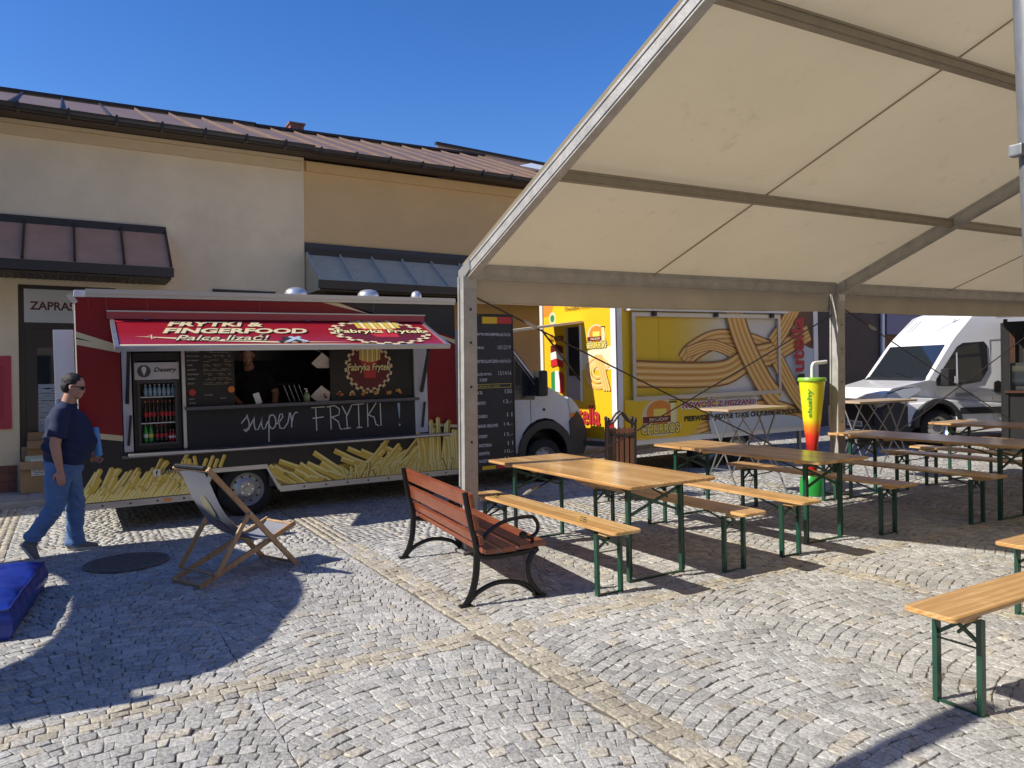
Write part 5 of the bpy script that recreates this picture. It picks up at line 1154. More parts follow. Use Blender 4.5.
for (x, y, lab) in ((4.60, 5.31, 'pine beer bench on the far side of the nearest table'), (5.34, 5.38, 'pine beer bench on the near side of the table with the giant cup'), (6.74, 5.42, 'pine beer bench on the right side of the table with the giant cup, in shade'),
    (7.84, 5.20, 'long shaded beer bench left of the dark topped table'), (9.10, 5.10, 'shaded beer bench right of the dark topped table'), (9.80, 5.15, 'shaded beer bench left of the far right table'), (11.40, 5.2, 'shaded beer bench beyond the far right table')):
    dup(b1, lz(x, y), PI/2, lab, GBN)
dup(b1, lz(4.50, 2.10), 0, 'single sunlit pine bench in the right foreground with green legs', 'sunlit benches at the right foreground')
dup(b1, lz(6.14, 2.56), 0, 'second bench end just showing at the right edge above the foreground bench', 'sunlit benches at the right foreground')
A = Art((0, 0, .50), (1, 0, 0), (0, 1, 0), (0, 0, 1), gap=.0015)
for sx in (-1, 1):
    for k in range(3): x = sx*.68+k*.06; A.rect(x, x+.09, .055-k*.045, .070-k*.045, BLACK); A.rect(x+.02, x+.11, .073-k*.045, .081-k*.045, YEL2)
A.build('seat_print', b1)
# ============================================================ BAR TABLES
def bar_table(loc, L, W, h, label, rz=0):
    t = thing('folding_bar_table', label, 'bar table', loc, rz, group='tall folding tables by the tent edge')
    top_board(L, W, h, .03, wood_mat('bar_top', (.60, .48, .34), (.45, .33, .2), .4, 9, 'X', .2), corner=.015).build('tabletop', t)
    for s_ in (-1, 1):
        x = s_*(L/2-.12)
        for q in (-1, 1):
            m = MB(); m.tube([(x-s_*.0, q*W*.62, .0), (x-s_*.0+s_*.0, -q*W*.34, h-.035)], .011, mat('leg_chrome', (.32, .33, .34), .35, .7), n=8); m.build('leg', t)
        m = MB(); m.bar((x-.0, -W*.30, .35), (x, W*.30, .35), .014, .014, MATS['leg_chrome']); m.build('crossbar', t)
    for q in (-1, 1):
        m = MB(); m.tube([(-(L/2-.10), q*W*.3, .25), (L/2-.3, q*W*.25, h-.05)], .008, MATS['leg_chrome'], n=8); m.tube([(L/2-.10, q*W*.32, .25), (-(L/2-.3), q*W*.25, h-.05)], .008, MATS['leg_chrome'], n=8); m.build('brace', t)
    return t
bt = bar_table(lz(7.38, 6.95), 1.05, .50, 1.10, 'tall folding table with crossed steel legs in front of the churros trailer')
dup(bt, lz(9.70, 6.75), -.15, 'tall folding table with crossed steel legs in front of the white van bumper', 'tall folding tables by the tent edge')
# ============================================================ GIANT CUP
cp = thing('giant_slush_cup', 'giant yellow to red drinking cup with white bent straw behind the second table', 'cup', (7.98, 6.42, gz(7.98)), tilt=False); cp.scale = (.72, .72, .985)
CU = bpy.data.materials.new('cup_fade'); CU.use_nodes = True
def _cup():
    nt = CU.node_tree; b = nt.nodes['Principled BSDF']; b.inputs['Roughness'].default_value = .25; b.inputs['Coat Weight'].default_value = .4
    tc = nn(nt, 'ShaderNodeTexCoord'); sp = nn(nt, 'ShaderNodeSeparateXYZ'); nt.links.new(tc.outputs['Object'], sp.inputs[0]); n1 = nn(nt, 'ShaderNodeTexNoise'); n1.inputs['Scale'].default_value = 9; nt.links.new(tc.outputs['Object'], n1.inputs['Vector'])
    ad = nn(nt, 'ShaderNodeMath', operation='MULTIPLY_ADD'); ad.inputs[1].default_value = .06; nt.links.new(n1.outputs['Fac'], ad.inputs[0]); nt.links.new(sp.outputs['Z'], ad.inputs[2])
    cr = nn(nt, 'ShaderNodeValToRGB'); nt.links.new(ad.outputs[0], cr.inputs[0]); e = cr.color_ramp.elements
    e[0].position = .62; e[0].color = (.35, .01, .01, 1); e[1].position = .98; e[1].color = (.85, .80, .02, 1)
    for p, c in ((.78, (.75, .04, .02, 1)), (.90, (.85, .28, .02, 1))): q = e.new(p); q.color = c
    nt.links.new(cr.outputs[0], b.inputs['Base Color'])
_cup()
m = MB(); m.lathe([(.0, .30), (.085, .30), (.095, .62), (.15, .95), (.215, 1.44), (.205, 1.44), (.0, 1.40)], CU, n=36); cbod = m.build('cup_body', cp, smooth=True)
m = MB(); m.lathe([(.216, 1.425), (.232, 1.43), (.236, 1.455), (.225, 1.475), (.20, 1.478), (0, 1.48)], mat('lime_rim', (.25, .50, .05), .35), n=36); m.build('lid', cp, smooth=True)
m = MB(); m.lathe([(.0, 0), (.20, .0), (.21, .08), (.19, .2), (.12, .28), (.09, .31)], mat('green_base', (.02, .28, .04), .35), n=32); m.build('base', cp, smooth=True)
m = MB(); m.tube([(0, 0, 1.47), (0, 0, 1.58), (.007, 0, 1.625), (.035, 0, 1.65), (.09, -.005, 1.66), (.34, -.03, 1.675)], .024, WHITE, n=12); m.build('straw', cp, smooth=True)
def cuptext():
    vs, fs = glyphs('slushy', .03); xs = [v[0] for v in vs]; ys = [v[1] for v in vs]; X0, X1, Y0, Y1 = min(xs), max(xs), min(ys), max(ys); m = MB(); out = []
    for x, y in vs:
        z = .98+.36*(x-X0)/(X1-X0); q = (y-Y0)/(Y1-Y0); r = .155+(z-.95)/.49*.065+.004; a = math.radians(-165+28*(1-q)); out.append((r*math.cos(a), r*math.sin(a), z))
    m.add(out, fs, ink('lime', (.10, .38, .04))); m.build('lettering', cp)
cuptext()
# ============================================================ WOODEN LITTER BIN
lb_ = thing('slatted_litter_bin', 'dark iron framed bin with vertical wooden slats and arched top behind the nearest table', 'litter bin', (5.93, 7.62, gz(5.95)), rz=-.55, tilt=False); lb_.scale = (.8, .8, .90)
SL1 = wood_mat('bin_slat', (.20, .08, .04), (.10, .04, .02), .5, 8, 'Z', .1); FRM = mat('bin_iron', (.02, .017, .017), .45)
m = MB()
for k in range(5):
    x = -.16+k*.08
    for y in (-.17, .17): m.box(x-.03, x+.03, y-.01, y+.01, .12, .98, SL1)
    for y in (-.19, .19): m.box(y-.01, y+.01, x-.03, x+.03, .12, .98, SL1) if k in (0, 1, 2, 3, 4) and abs(x) < .13 else None
m.build('slat', lb_)
for sx in (-1, 1):
    for sy in (-1, 1):
        m = MB(); m.box(sx*.205-.018, sx*.205+.018, sy*.2-.018, sy*.2+.018, 0, 1.08, FRM); m.lathe([(.022, 1.08), (.03, 1.10), (.022, 1.13), (0, 1.14)], FRM, c=(sx*.205, sy*.2, 0), n=10); m.build('post', lb_)
m = MB()
for sy in (-1, 1): m.tube([(-.20, sy*.2, 1.04), (-.12, sy*.2, 1.08), (-.05, sy*.2, 1.17), (0, sy*.2, 1.21), (.05, sy*.2, 1.17), (.12, sy*.2, 1.08), (.20, sy*.2, 1.04)], .018, FRM, n=8); m.bar((-.2, sy*.185, .2), (.2, sy*.185, .2), .02, .03, FRM); m.bar((-.2, sy*.185, .9), (.2, sy*.185, .9), .02, .03, FRM)
m.build('frame', lb_, smooth=True)
m = MB(); m.lathe([(.14, .14), (.15, .92), (.145, .92), (.13, .16)], DARK, n=20); m.build('liner', lb_)
# ============================================================ PARK BENCH
pb = thing('park_bench', 'brown slatted park bench with black cast iron scroll legs, backrest towards the camera', 'park bench', (2.38, 4.82, gz(2.38)), -.11)
IRON = mat('black_cast_iron', (.014, .014, .015), .35, .3, bump=.1, bscale=60); SLAT = wood_mat('stained_slat', (.36, .10, .035), (.20, .05, .02), .35, 3, 'Y', .3)
def sm(pts, n=6):
    P = [Vector(p) for p in pts]; out = []
    for i in range(len(P)-1):
        p0, p1, p2, p3 = P[max(i-1, 0)], P[i], P[i+1], P[min(i+2, len(P)-1)]
        for k in range(n):
            f_ = k/n; out.append(.5*((2*p1)+(p2-p0)*f_+(2*p0-5*p1+4*p2-p3)*f_*f_+(3*p1-p0-3*p2+p3)*f_**3))
    return out+[P[-1]]
for y in (0, 1.58):
    m = MB()
    def rod(pts, w=.024, d=.018): m.tube(sm([(a, y, b) for a, b in pts]), 1, IRON, n=8, flat=(w, d))
    rod([(.0, .0), (.05, .08), (.085, .20), (.10, .36)], .026, .018); rod([(.10, .36), (.085, .46), (.05, .62), (.02, .80)], .022, .016)
    rod([(.09, .35), (.22, .325), (.40, .33), (.57, .35)], .02, .016)
    rod([(.57, .35), (.52, .30), (.49, .22), (.505, .12), (.58, .01)], .022, .016)
    rod([(.03, .03), (.10, .09), (.22, .135), (.34, .135), (.46, .10), (.53, .04)], .018, .014)
    rod([(.10, .40), (.18, .50), (.30, .565), (.44, .585), (.54, .58)], .014, .014); rod([(.54, .58), (.575, .53), (.57, .47), (.52, .435), (.47, .445), (.455, .475)], .014, .014)
    m.lathe([(.0, -.02), (.028, -.015), (.028, .015), (0, .02)], IRON, c=(.46, y, .455), axis='Y', n=12); m.bar((.53, y, .43), (.53, y, .35), .02, .02, IRON)
    m.box(-.04, .05, y-.03, y+.03, 0, .014, IRON); m.box(.53, .62, y-.03, y+.03, 0, .014, IRON)
    m.build('iron_frame', pb, smooth=True)
def slat(x, z, w, t, ang, name):
    X = Matrix.Translation((x, .80, z)) @ Matrix.Rotation(ang, 4, 'Y'); m = MB(); m.box(-t/2, t/2, -.83, .86, -w/2, w/2, SLAT, X=X, bev=.006); m.build(name, pb)
for (x, z, w) in ((.062, .74, .105), (.088, .585, .105), (.125, .455, .06)): slat(x, z, w, .032, -.17, 'back_slat')
for (x, z) in ((.20, .372), (.335, .372), (.47, .378), (.575, .385)):
    X = Matrix.Translation((x, .80, z)); m = MB(); m.box(-.052, .052, -.83, .86, -.018, .018, SLAT, X=X, bev=.006); m.build('seat_slat', pb)
# ============================================================ DECK CHAIR
dc = thing('deck_chair', 'wooden folding deck chair with pale grey printed sling near the red truck', 'deck chair', (1.16, 6.72, gz(1.16)), tilt=True)
DW = wood_mat('chair_wood', (.50, .34, .19), (.34, .21, .11), .5, 9, 'Z', .1)
dc.matrix_world = Matrix.Translation((.80, 6.57, gz(.80))) @ TILT @ Matrix.Rotation(math.atan2(.407, .914), 4, 'Z')
HB = .235
for s_ in (-1, 1):
    y1 = s_*HB; y2 = s_*(HB-.045)
    m = MB(); m.bar((.87, y1, .012), (.055, y1, .93), .022, .042, DW); m.build('back_rail', dc)
    m = MB(); m.bar((-.02, y2, .018), (.90, y2, .36), .022, .042, DW); m.build('seat_rail', dc)
    m = MB(); m.bar((.385, y1-s_*-.024, .52), (.085, y1-s_*-.024, .085), .020, .036, DW); m.lathe([(.012, -.015), (.012, .015), (0, .016)], STEEL, c=(.405, y1+s_*.03, .53), axis='Y', n=8); m.build('prop_strut', dc)
for (x, z, e, r_) in ((.06, .915, .02, .014), (.0, .022, -.04, .013), (.10, .09, .02, .012), (.885, .352, -.03, .013), (.85, .03, 0, .012)):
    m = MB(); m.tube([(x, -HB-e, z), (x, HB+e, z)], r_, DW, n=8); m.build('crossbar', dc)
sl = sm([(.045, 0, .93), (.10, 0, .82), (.20, 0, .60), (.33, 0, .42), (.48, 0, .31), (.65, 0, .275), (.80, 0, .31), (.895, 0, .368)], 6)
m = MB(); SLG = mat('sling_fabric', (.20, .21, .25), .85, bump=.15, bscale=120, var=.06, scale=4); vs = []; K = 8
for p in sl:
    for k in range(K+1):
        t = k/K*2-1; vs.append((p.x, t*(HB-.055), p.z-.012*(1-t*t)))
for p in reversed(sl):
    for k in range(K+1):
        t = k/K*2-1; vs.append((p.x+.002, t*(HB-.055), p.z-.012*(1-t*t)-.004))
N = len(sl); q = K+1
fs = [(i*q+k, i*q+k+1, (i+1)*q+k+1, (i+1)*q+k) for i in range(2*N-1) for k in range(K)] + [((2*N-1)*q+k, (2*N-1)*q+k+1, k+1, k) for k in range(K)]
m.add(vs, fs, SLG); m.tube([(.05, -HB+.03, .935), (.05, HB-.03, .935)], .020, BLACK, n=8); sg_ = m.build('sling', dc, smooth=True)
# print on the back of the sling (rear face)
m = MB()
def slp(t, y, off): 
    i = min(int(t*(N-1)), N-2); f_ = t*(N-1)-i; p = sl[i].lerp(sl[i+1], f_); tt = (sl[i+1]-sl[i]).normalized(); nr = Vector((-abs(tt.z)-.0001, 0, -abs(tt.x)))if True else None
    yy = y/(HB-.055); return (p.x+nr.x*off, y, p.z-.012*(1-yy*yy)+nr.z*off-.004)
for (cx, cy, rx, ry, mt, off) in ((.28, -.0, .07, .06, ink('sling_yellow', (.32, .31, .22)), .004), (.42, .02, .05, .085, ink('sling_pink', (.26, .19, .22)), .005)):
    n = 18; pts = [slp(cx+rx*math.cos(2*PI*k/n), cy+ry*math.sin(2*PI*k/n), off) for k in range(n)]; m.add([slp(cx, cy, off)]+pts, [(0, i+1, (i+1) % n+1) for i in range(n)], mt)
m.build('sling_print', sg_)

# ============================================================ BLUE GROUND CUSHION
m = MB(); TARP = mat('blue_tarpaulin', (.01, .035, .30), .4, coat=.1, bump=.8, bscale=4, var=.2, scale=3, stretch=(1, 2.2, 1))
nx, ny = 46, 46; cw, cd, chh = 1.5, 1.35, .24
vs = []; fs = []
def cushz(u, v):
    e = (1-abs(2*u-1)**9)*(1-abs(2*v-1)**9); wr = .009*math.sin(10*v+6*u+2*math.sin(4*u))-.014*abs(math.sin(13*v-9*u+1.5*math.sin(5*v)))**4 + .009*mnoise.noise(Vector((u*7, v*11, 1)))
    return chh*(.80+.2*e)+wr*(1 if e > .05 else .3)
for j in range(ny+1):
    for i in range(nx+1):
        u, v = i/nx, j/ny; b_ = 0; vs.append(((u-1)*cw+b_, v*cd, cushz(u, v)))
for j in range(ny):
    for i in range(nx): a = j*(nx+1)+i; fs.append((a, a+1, a+nx+2, a+nx+1))
top_n = len(vs)
bd = [i for i in range(nx+1)]+[(j*(nx+1)+nx) for j in range(1, ny+1)]+[ny*(nx+1)+i for i in range(nx-1, -1, -1)]+[j*(nx+1) for j in range(ny-1, 0, -1)]
prev = bd
for lv in (.75, .5, .25, 0):
    cur_ = []
    for k, idx in enumerate(bd):
        x, y, z = vs[idx]; cx, cy = -cw/2, cd/2; bulge = 1+.035*math.sin(PI*lv)*1.0; zz = z*lv*.98; o_ = .006*math.sin(k*.8+lv*9); cur_.append(len(vs)); vs.append((cx+(x-cx)*bulge+o_*.5, cy+(y-cy)*bulge+o_*.5, zz))
    for k in range(len(bd)): j = (k+1) % len(bd); fs.append((prev[k], prev[j], cur_[j], cur_[k]))
    prev = cur_
m.add(vs, fs, TARP); o = m.build('ground_cushion', smooth=True, autos=60); o.matrix_world = Matrix.Translation((-.35, 5.86, gz(-.13))) @ TILT @ Matrix.Rotation(-.12, 4, 'Z')
pm_ = MB(); pm_.tube([vs[i] for i in bd], .009, mat('blue_piping', (.006, .02, .16), .5), n=6, closed=True); pm_.build('piping', o, smooth=True)
tag(o, 'wrinkled shiny blue tarpaulin cushion lying on the setts at the left edge', 'cushion')

# ============================================================ CARDBOARD BOXES in the doorway
CBD = mat('cardboard', (.40, .25, .12), .85, var=.12, scale=5, bump=.1); CBD2 = mat('cardboard_dark', (.32, .19, .09), .85, var=.12, scale=5)
def carton(x, y, z, w_, d_, h_, lab, openf=True, mt=CBD, rz=0):
    t = .006; m = MB()
    m.box(0, w_, 0, t, 0, h_, mt); m.box(0, w_, d_-t, d_, 0, h_, mt); m.box(0, t, t, d_-t, 0, h_, mt); m.box(w_-t, w_, t, d_-t, 0, h_, mt); m.box(t, w_-t, t, d_-t, 0, t, mt)
    o = m.build('cardboard_box'); o.matrix_world = Matrix.Translation((x, y, z)) @ Matrix.Rotation(rz, 4, 'Z')
    m = MB()
    if openf:
        m.box(0, w_, -.003, .003, 0, d_*.55, mt, X=Matrix.Translation((0, d_, h_)) @ Matrix.Rotation(-.25, 4, 'X')); m.box(0, w_, -.003, .003, 0, .12, mt, X=Matrix.Translation((0, 0, h_)) @ Matrix.Rotation(2.6, 4, 'X'))
    else:
        m.box(.002, w_/2-.002, .002, d_-.002, h_+.001, h_+.006, mt); m.box(w_/2+.002, w_-.002, .002, d_-.002, h_+.001, h_+.006, mt)
    m.build('flap', o); tag(o, lab, 'box', 'cardboard boxes in the doorway'); return o
zb_ = gz(-.4)+.085
c1 = carton(-.60, 12.60, zb_, .40, .34, .44, 'lower left open cardboard box with a white label in the doorway')
A = Art((0, 0, 0), (1, 0, 0), (0, 0, 1), (0, -1, 0)); A.rect(.13, .30, .24, .38, WHITE); A.rect(.31, .38, .25, .38, GREY); lines(A, .14, .29, .25, .37, 5, GREY, 4); A.build('box_label', c1)
carton(-.18, 12.64, zb_, .40, .32, .30, 'lower right closed cardboard box behind the walking man', False, CBD2)
carton(-.52, 12.66, zb_+.50, .34, .20, .22, 'small open cardboard box with raised flap on top of the labelled box', True, CBD2)
m = MB(); PB_ = mat('pale_green_bag', (.42, .48, .36), .6, bump=.3, bscale=9, var=.2, scale=5); m.box(-.17, .17, -.12, .12, 0, .13, PB_, bev=.04); m.box(-.1, .12, -.13, -.10, .03, .07, WHITE, bev=.01)
o = m.build('plastic_bag', smooth=True); o.location = (-.38, 12.76, zb_+.39); tag(o, 'pale green plastic bag stuffed in the open cardboard box', 'bag')

# ============================================================ SHADOW CASTERS (unseen, added left of the frame to shade the setts)
kx, ky, zs = 1.18, -.23, 2.7
outer = [(-3.2, 4.43), (.28, 4.43), (.28, 4.54), (.56, 4.54), (.75, 4.60), (.91, 4.72), (1.08, 4.90), (1.22, 5.15), (1.35, 5.40), (1.48, 5.62), (1.58, 5.9), (1.63, 6.15), (1.65, 6.55), (1.60, 7.1), (1.40, 7.7), (1.1, 8.2), (.81, 8.45), (.2, 8.5), (-.57, 8.42), (-3.2, 8.3)]  # ground shadow wanted; the unseen sheet is cut to this outline
inner = [(-3.2, 5.3), (-.37, 5.32), (-.22, 5.47), (-.11, 5.75), (-.05, 6.0), (-.01, 6.37), (0, 6.74), (-.03, 7.23), (-.10, 7.55), (-.22, 7.78), (-.6, 7.95), (-3.2, 8.0)]
ring = outer+inner[::-1]
tri = [list(t) for t in tessellate_polygon([[Vector((a, b, 0)) for a, b in ring]])]
m = MB(); P_ = [(a-kx*zs, b-ky*zs, zs) for a, b in ring]; n = len(P_)
m.add(P_+[(a, b, c-.01) for a, b, c in P_], tri+[[n+k for k in reversed(t)] for t in tri]+[(i, (i+1) % n, n+(i+1) % n, n+i) for i in range(n)], mat('caster_canvas', (.5, .48, .42), .9))
sa = thing('shadow_caster_sheet', 'unseen canvas sheet added beyond the left edge, outline cut to cast the foreground shadow', 'shadow caster', (-4.5, 7, 0), tilt=False)
o = m.build('canvas', sa); o.location = (4.5, -7, 0)
m = MB()
for (x, y) in ((-6.2, 5.05), (-6.2, 8.9), (-2.9, 5.02)): m.tube([(x+4.5, y-7, 0), (x+4.5, y-7, 2.75)], .04, STEEL, n=10)
m.build('mast', sa)
am = thing('shadow_caster_arm', 'unseen steel arm added above the frame to cast a thin shadow band', 'awning arm', (-2.79, 2.65, 0), tilt=False)  # added out of view, length set by the shadow band on the setts
m = MB(); m.tube([(0, 0, 0), (0, 0, 3.3)], .05, STEEL, n=10); m.build('mast', am)
m = MB(); m.bar((0, 0, 3.2), (2.86, .13, 3.2), .12, .10, STEEL); m.build('arm', am)

# ============================================================ PEOPLE
def frame(t, ref):
    t = t.normalized(); a = ref-t*ref.dot(t)
    if a.length < 1e-3: a = t.orthogonal()
    a.normalize(); return a, t.cross(a)
def loft(bm, pts, n=14, ref=Vector((1, 0, 0))):
    """pts: (x,y,z, ra along ref, rb across)"""
    P = [Vector(p[:3]) for p in pts]; rings = []
    for i, p in enumerate(P):
        t = P[min(i+1, len(P)-1)]-P[max(i-1, 0)]; a, b = frame(t, ref)
        rings.append([bm.verts.new(p+a*pts[i][3]*math.cos(2*PI*k/n)+b*pts[i][4]*math.sin(2*PI*k/n)) for k in range(n)])
    for i in range(len(rings)-1):
        for k in range(n): bm.faces.new((rings[i][k], rings[i][(k+1) % n], rings[i+1][(k+1) % n], rings[i+1][k]))
    for i, r in ((0, rings[0]), (-1, rings[-1])):
        c = bm.verts.new(P[i]+(P[i]-P[1 if i == 0 else -2]).normalized()*min(pts[i][3], pts[i][4])*.5)
        for k in range(n): bm.faces.new((r[k], r[(k+1) % n], c))
def ell(bm, c, r, X=None):
    g_ = bmesh.ops.create_icosphere(bm, subdivisions=3, radius=1)
    for v in g_['verts']:
        q = Vector((v.co.x*r[0], v.co.y*r[1], v.co.z*r[2])); v.co = (X @ q if X is not None else q)+Vector(c)
def fuse(name, bm, mt, parent, vox=.012, smooth=4, disp=None):
    bmesh.ops.recalc_face_normals(bm, faces=bm.faces); me = bpy.data.meshes.new(name); bm.to_mesh(me); bm.free()
    tmp = bpy.data.objects.new(name, me); COL.objects.link(tmp)
    r = tmp.modifiers.new('r', 'REMESH'); r.mode = 'VOXEL'; r.voxel_size = vox
    if smooth: s_ = tmp.modifiers.new('s', 'SMOOTH'); s_.iterations = smooth; s_.factor = .5
    dg = bpy.context.evaluated_depsgraph_get(); me2 = bpy.data.meshes.new_from_object(tmp.evaluated_get(dg)); bpy.data.objects.remove(tmp); me2.name = name
    if disp:
        for v in me2.vertices: v.co += v.normal*disp(v.co)
    me2.materials.clear(); me2.materials.append(mt); me2.polygons.foreach_set('use_smooth', [True]*len(me2.polygons)); me2.polygons.foreach_set('material_index', [0]*len(me2.polygons))
    o = bpy.data.objects.new(name, me2); COL.objects.link(o); 
    if parent: o.parent = parent
    return o
def hand(bm, w, d, pal, curl, s=1.0, thumb=1):
    """w wrist, d pointing direction, pal = palm normal, builds palm + five fingers"""
    w = Vector(w); d = Vector(d).normalized(); pal = Vector(pal); pal = (pal-d*pal.dot(d)).normalized(); sd_ = d.cross(pal)*thumb
    loft(bm, [(*(w-d*.02), .026*s, .020*s), (*(w+d*.02*s), .034*s, .017*s), (*(w+d*.06*s), .042*s, .016*s), (*(w+d*.088*s), .038*s, .013*s)], 12, sd_)
    for k, (off, L) in enumerate(((.030, .070), (.011, .080), (-.009, .074), (-.028, .058))):
        p = w+d*.082*s+sd_*off*s; pts = [(*p, .0095*s, .0095*s)]; dd = d.copy()
        for j in range(3):
            dd = (dd*math.cos(curl)+pal*math.sin(curl)).normalized() if j else (dd*math.cos(curl*.6)+pal*math.sin(curl*.6)).normalized()
            # rotate palm normal with the finger
            p = p+dd*L*s/3; pts.append((*p, (.0092-.001*j)*s, (.0092-.001*j)*s))
        loft(bm, pts, 8, sd_)
    p = w+d*.02*s+sd_*.026*s; q1 = p+(d*.55+sd_*.8+pal*.3).normalized()*.035*s; q2 = q1+(d*.85+sd_*.3+pal*.4).normalized()*.032*s; q3 = q2+(d*.95+pal*.4).normalized()*.024*s
    loft(bm, [(*p, .014*s, .014*s), (*q1, .012*s, .012*s), (*q2, .0105*s, .0105*s), (*q3, .008*s, .008*s)], 8, pal)
def head(bm, c, face, s=1.0):
    """c centre of skull, face = forward dir (unit)"""
    f_ = Vector(face).normalized(); side_ = Vector((0, 0, 1)).cross(f_).normalized(); u_ = f_.cross(side_); R = Matrix((f_, side_, u_)).transposed()
    c = Vector(c)
    def E(p, r): ell(bm, c+R @ Vector(p)*s, [q*s for q in r], R)
    E((-.008, 0, .03), (.098, .077, .095)); E((.02, 0, -.045), (.072, .060, .072)); E((.045, 0, -.085), (.040, .038, .030)); E((.086, 0, -.012), (.016, .011, .026)); E((.098, 0, -.03), (.013, .015, .011))
    E((.084, 0, -.065), (.012, .023, .007)); E((.08, 0, -.076), (.012, .021, .008)); E((.08, 0, .022), (.012, .045, .010))
    for q in (-1, 1): E((-.002, q*.080, -.008), (.020, .009, .030)); E((.062, q*.040, -.03), (.022, .020, .018))
    return R
SKIN = mat('skin', (.50, .27, .19), .5, var=.06, scale=9); DEN = mat('denim', (.10, .20, .42), .85, var=.30, scale=5, bump=.3, bscale=160); POLO = mat('navy_cotton', (.014, .025, .075), .85, bump=.15, bscale=90); HAIR = mat('dark_hair', (.012, .009, .008), .6, bump=.5, bscale=90)
pm = thing('person', 'man in navy polo shirt and blue jeans walking past the red truck', 'person', (.05, 8.50, gz(.05)), tilt=False)
X0 = Vector((0, 0, 0))
FX = Vector((1, 0, 0))
# joints (local: facing +X, right side towards the camera at -Y)
hipR, hipL = (-.13, -.09, .86), (-.10, .10, .86); kR, aR = (-.17, -.10, .47), (-.37, -.09, .17); kL, aL = (-.01, .10, .46), (-.02, .10, .08)
bm = bmesh.new()
hd = (-.01, -.02, 1.585); face = Vector((.93, -.28, -.22))
Rh = head(bm, hd, face, .98)
loft(bm, [(-.075, .0, 1.37, .07, .075), (-.06, 0, 1.44, .062, .062), (-.035, -.01, 1.52, .058, .055)], 14)
loft(bm, [(-.10, 0, .84, .14, .17), (-.08, 0, .95, .19, .185), (-.05, 0, 1.08, .205, .185), (-.07, 0, 1.22, .165, .18), (-.085, 0, 1.34, .12, .17), (-.085, 0, 1.40, .08, .10)], 20)
shR, elR, wrR = (-.12, -.20, 1.34), (-.17, -.26, 1.05), (-.13, -.25, .81); shL, elL, wrL = (-.07, .20, 1.34), (.0, .25, 1.06), (.13, .19, .91)
loft(bm, [(*shR, .06, .06), (-.15, -.235, 1.2, .056, .054), (*elR, .047, .046), (-.155, -.26, .96, .043, .041), (*wrR, .028, .031)], 12)
loft(bm, [(*shL, .06, .06), (-.03, .245, 1.2, .055, .053), (*elL, .046, .045), (.06, .23, .98, .04, .038), (*wrL, .028, .030)], 12)
hand(bm, wrR, (.05, .02, -1), (.2, 1, 0), .38, 1.0, thumb=-1); hand(bm, wrL, (.75, -.3, -.6), (0, -.8, .4), .55, .95)
loft(bm, [(*hipR, .09, .09), (*kR, .055, .055), (*aR, .035, .035)], 12); loft(bm, [(*hipL, .09, .09), (*kL, .055, .055), (*aL, .035, .035)], 12)
fuse('body', bm, SKIN, pm, .009, 2)
bm = bmesh.new()
loft(bm, [(-.10, 0, .865, .165, .205), (-.085, 0, .95, .215, .215), (-.045, 0, 1.07, .228, .205), (-.06, 0, 1.20, .20, .205), (-.085, 0, 1.31, .165, .21), (-.088, 0, 1.385, .10, .14), (-.078, 0, 1.425, .075, .08)], 26)
for sh, el, my in ((shR, elR, -1), (shL, elL, 1)):
    A0 = Vector(sh); B_ = Vector(el); loft(bm, [(*(A0+Vector((.02, -my*.10, .03))), .07, .08), (*A0, .082, .085), (*A0.lerp(B_, .4), .079, .078), (*A0.lerp(B_, .74), .082, .078)], 16)
def cl(co): return .006*mnoise.noise(co*11)+.006*math.sin(co.z*46+co.x*22+5*mnoise.noise(co*5))*(1 if co.z < 1.12 else .5)
shirt = fuse('polo_shirt', bm, POLO, pm, .011, 3, cl)
m = MB(); m.tube([(-.07+.078*math.cos(a), .078*math.sin(a), 1.43+.012*math.sin(a*1.0)+.02*(-math.cos(a))) for a in [2*PI*k/20 for k in range(20)]], .014, POLO, n=8, closed=True); m.build('collar', shirt, smooth=True)
bm = bmesh.new()
loft(bm, [(-.11, 0, .72, .13, .17), (-.105, 0, .80, .165, .19), (-.10, 0, .89, .175, .195)], 20)
loft(bm, [(*(Vector(hipR)+Vector((.01, 0, -.01))), .125, .108), (-.16, -.10, .70, .112, .10), (kR[0], kR[1], kR[2], .085, .082), (-.26, -.095, .33, .078, .075), (-.345, -.09, .21, .073, .072), (-.38, -.09, .165, .072, .07)], 16)
loft(bm, [(*(Vector(hipL)+Vector((.01, 0, -.01))), .125, .108), (-.06, .10, .70, .112, .10), (kL[0], kL[1], kL[2], .085, .082), (-.015, .10, .27, .078, .078), (-.02, .10, .12, .082, .08), (-.02, .10, .055, .088, .083)], 16)
def cj(co):
    k = 1.0 if (.36 < co.z < .56 or co.z < .25) else .35
    return k*.0055*math.sin(co.z*58+co.x*34+9*mnoise.noise(co*6))+.007*mnoise.noise(co*13)
fuse('jeans', bm, DEN, pm, .011, 3, cj)
SHO = mat('shoe_canvas', (.17, .17, .18), .8, bump=.2, bscale=70); SOL = mat('shoe_sole', (.50, .50, .48), .7)
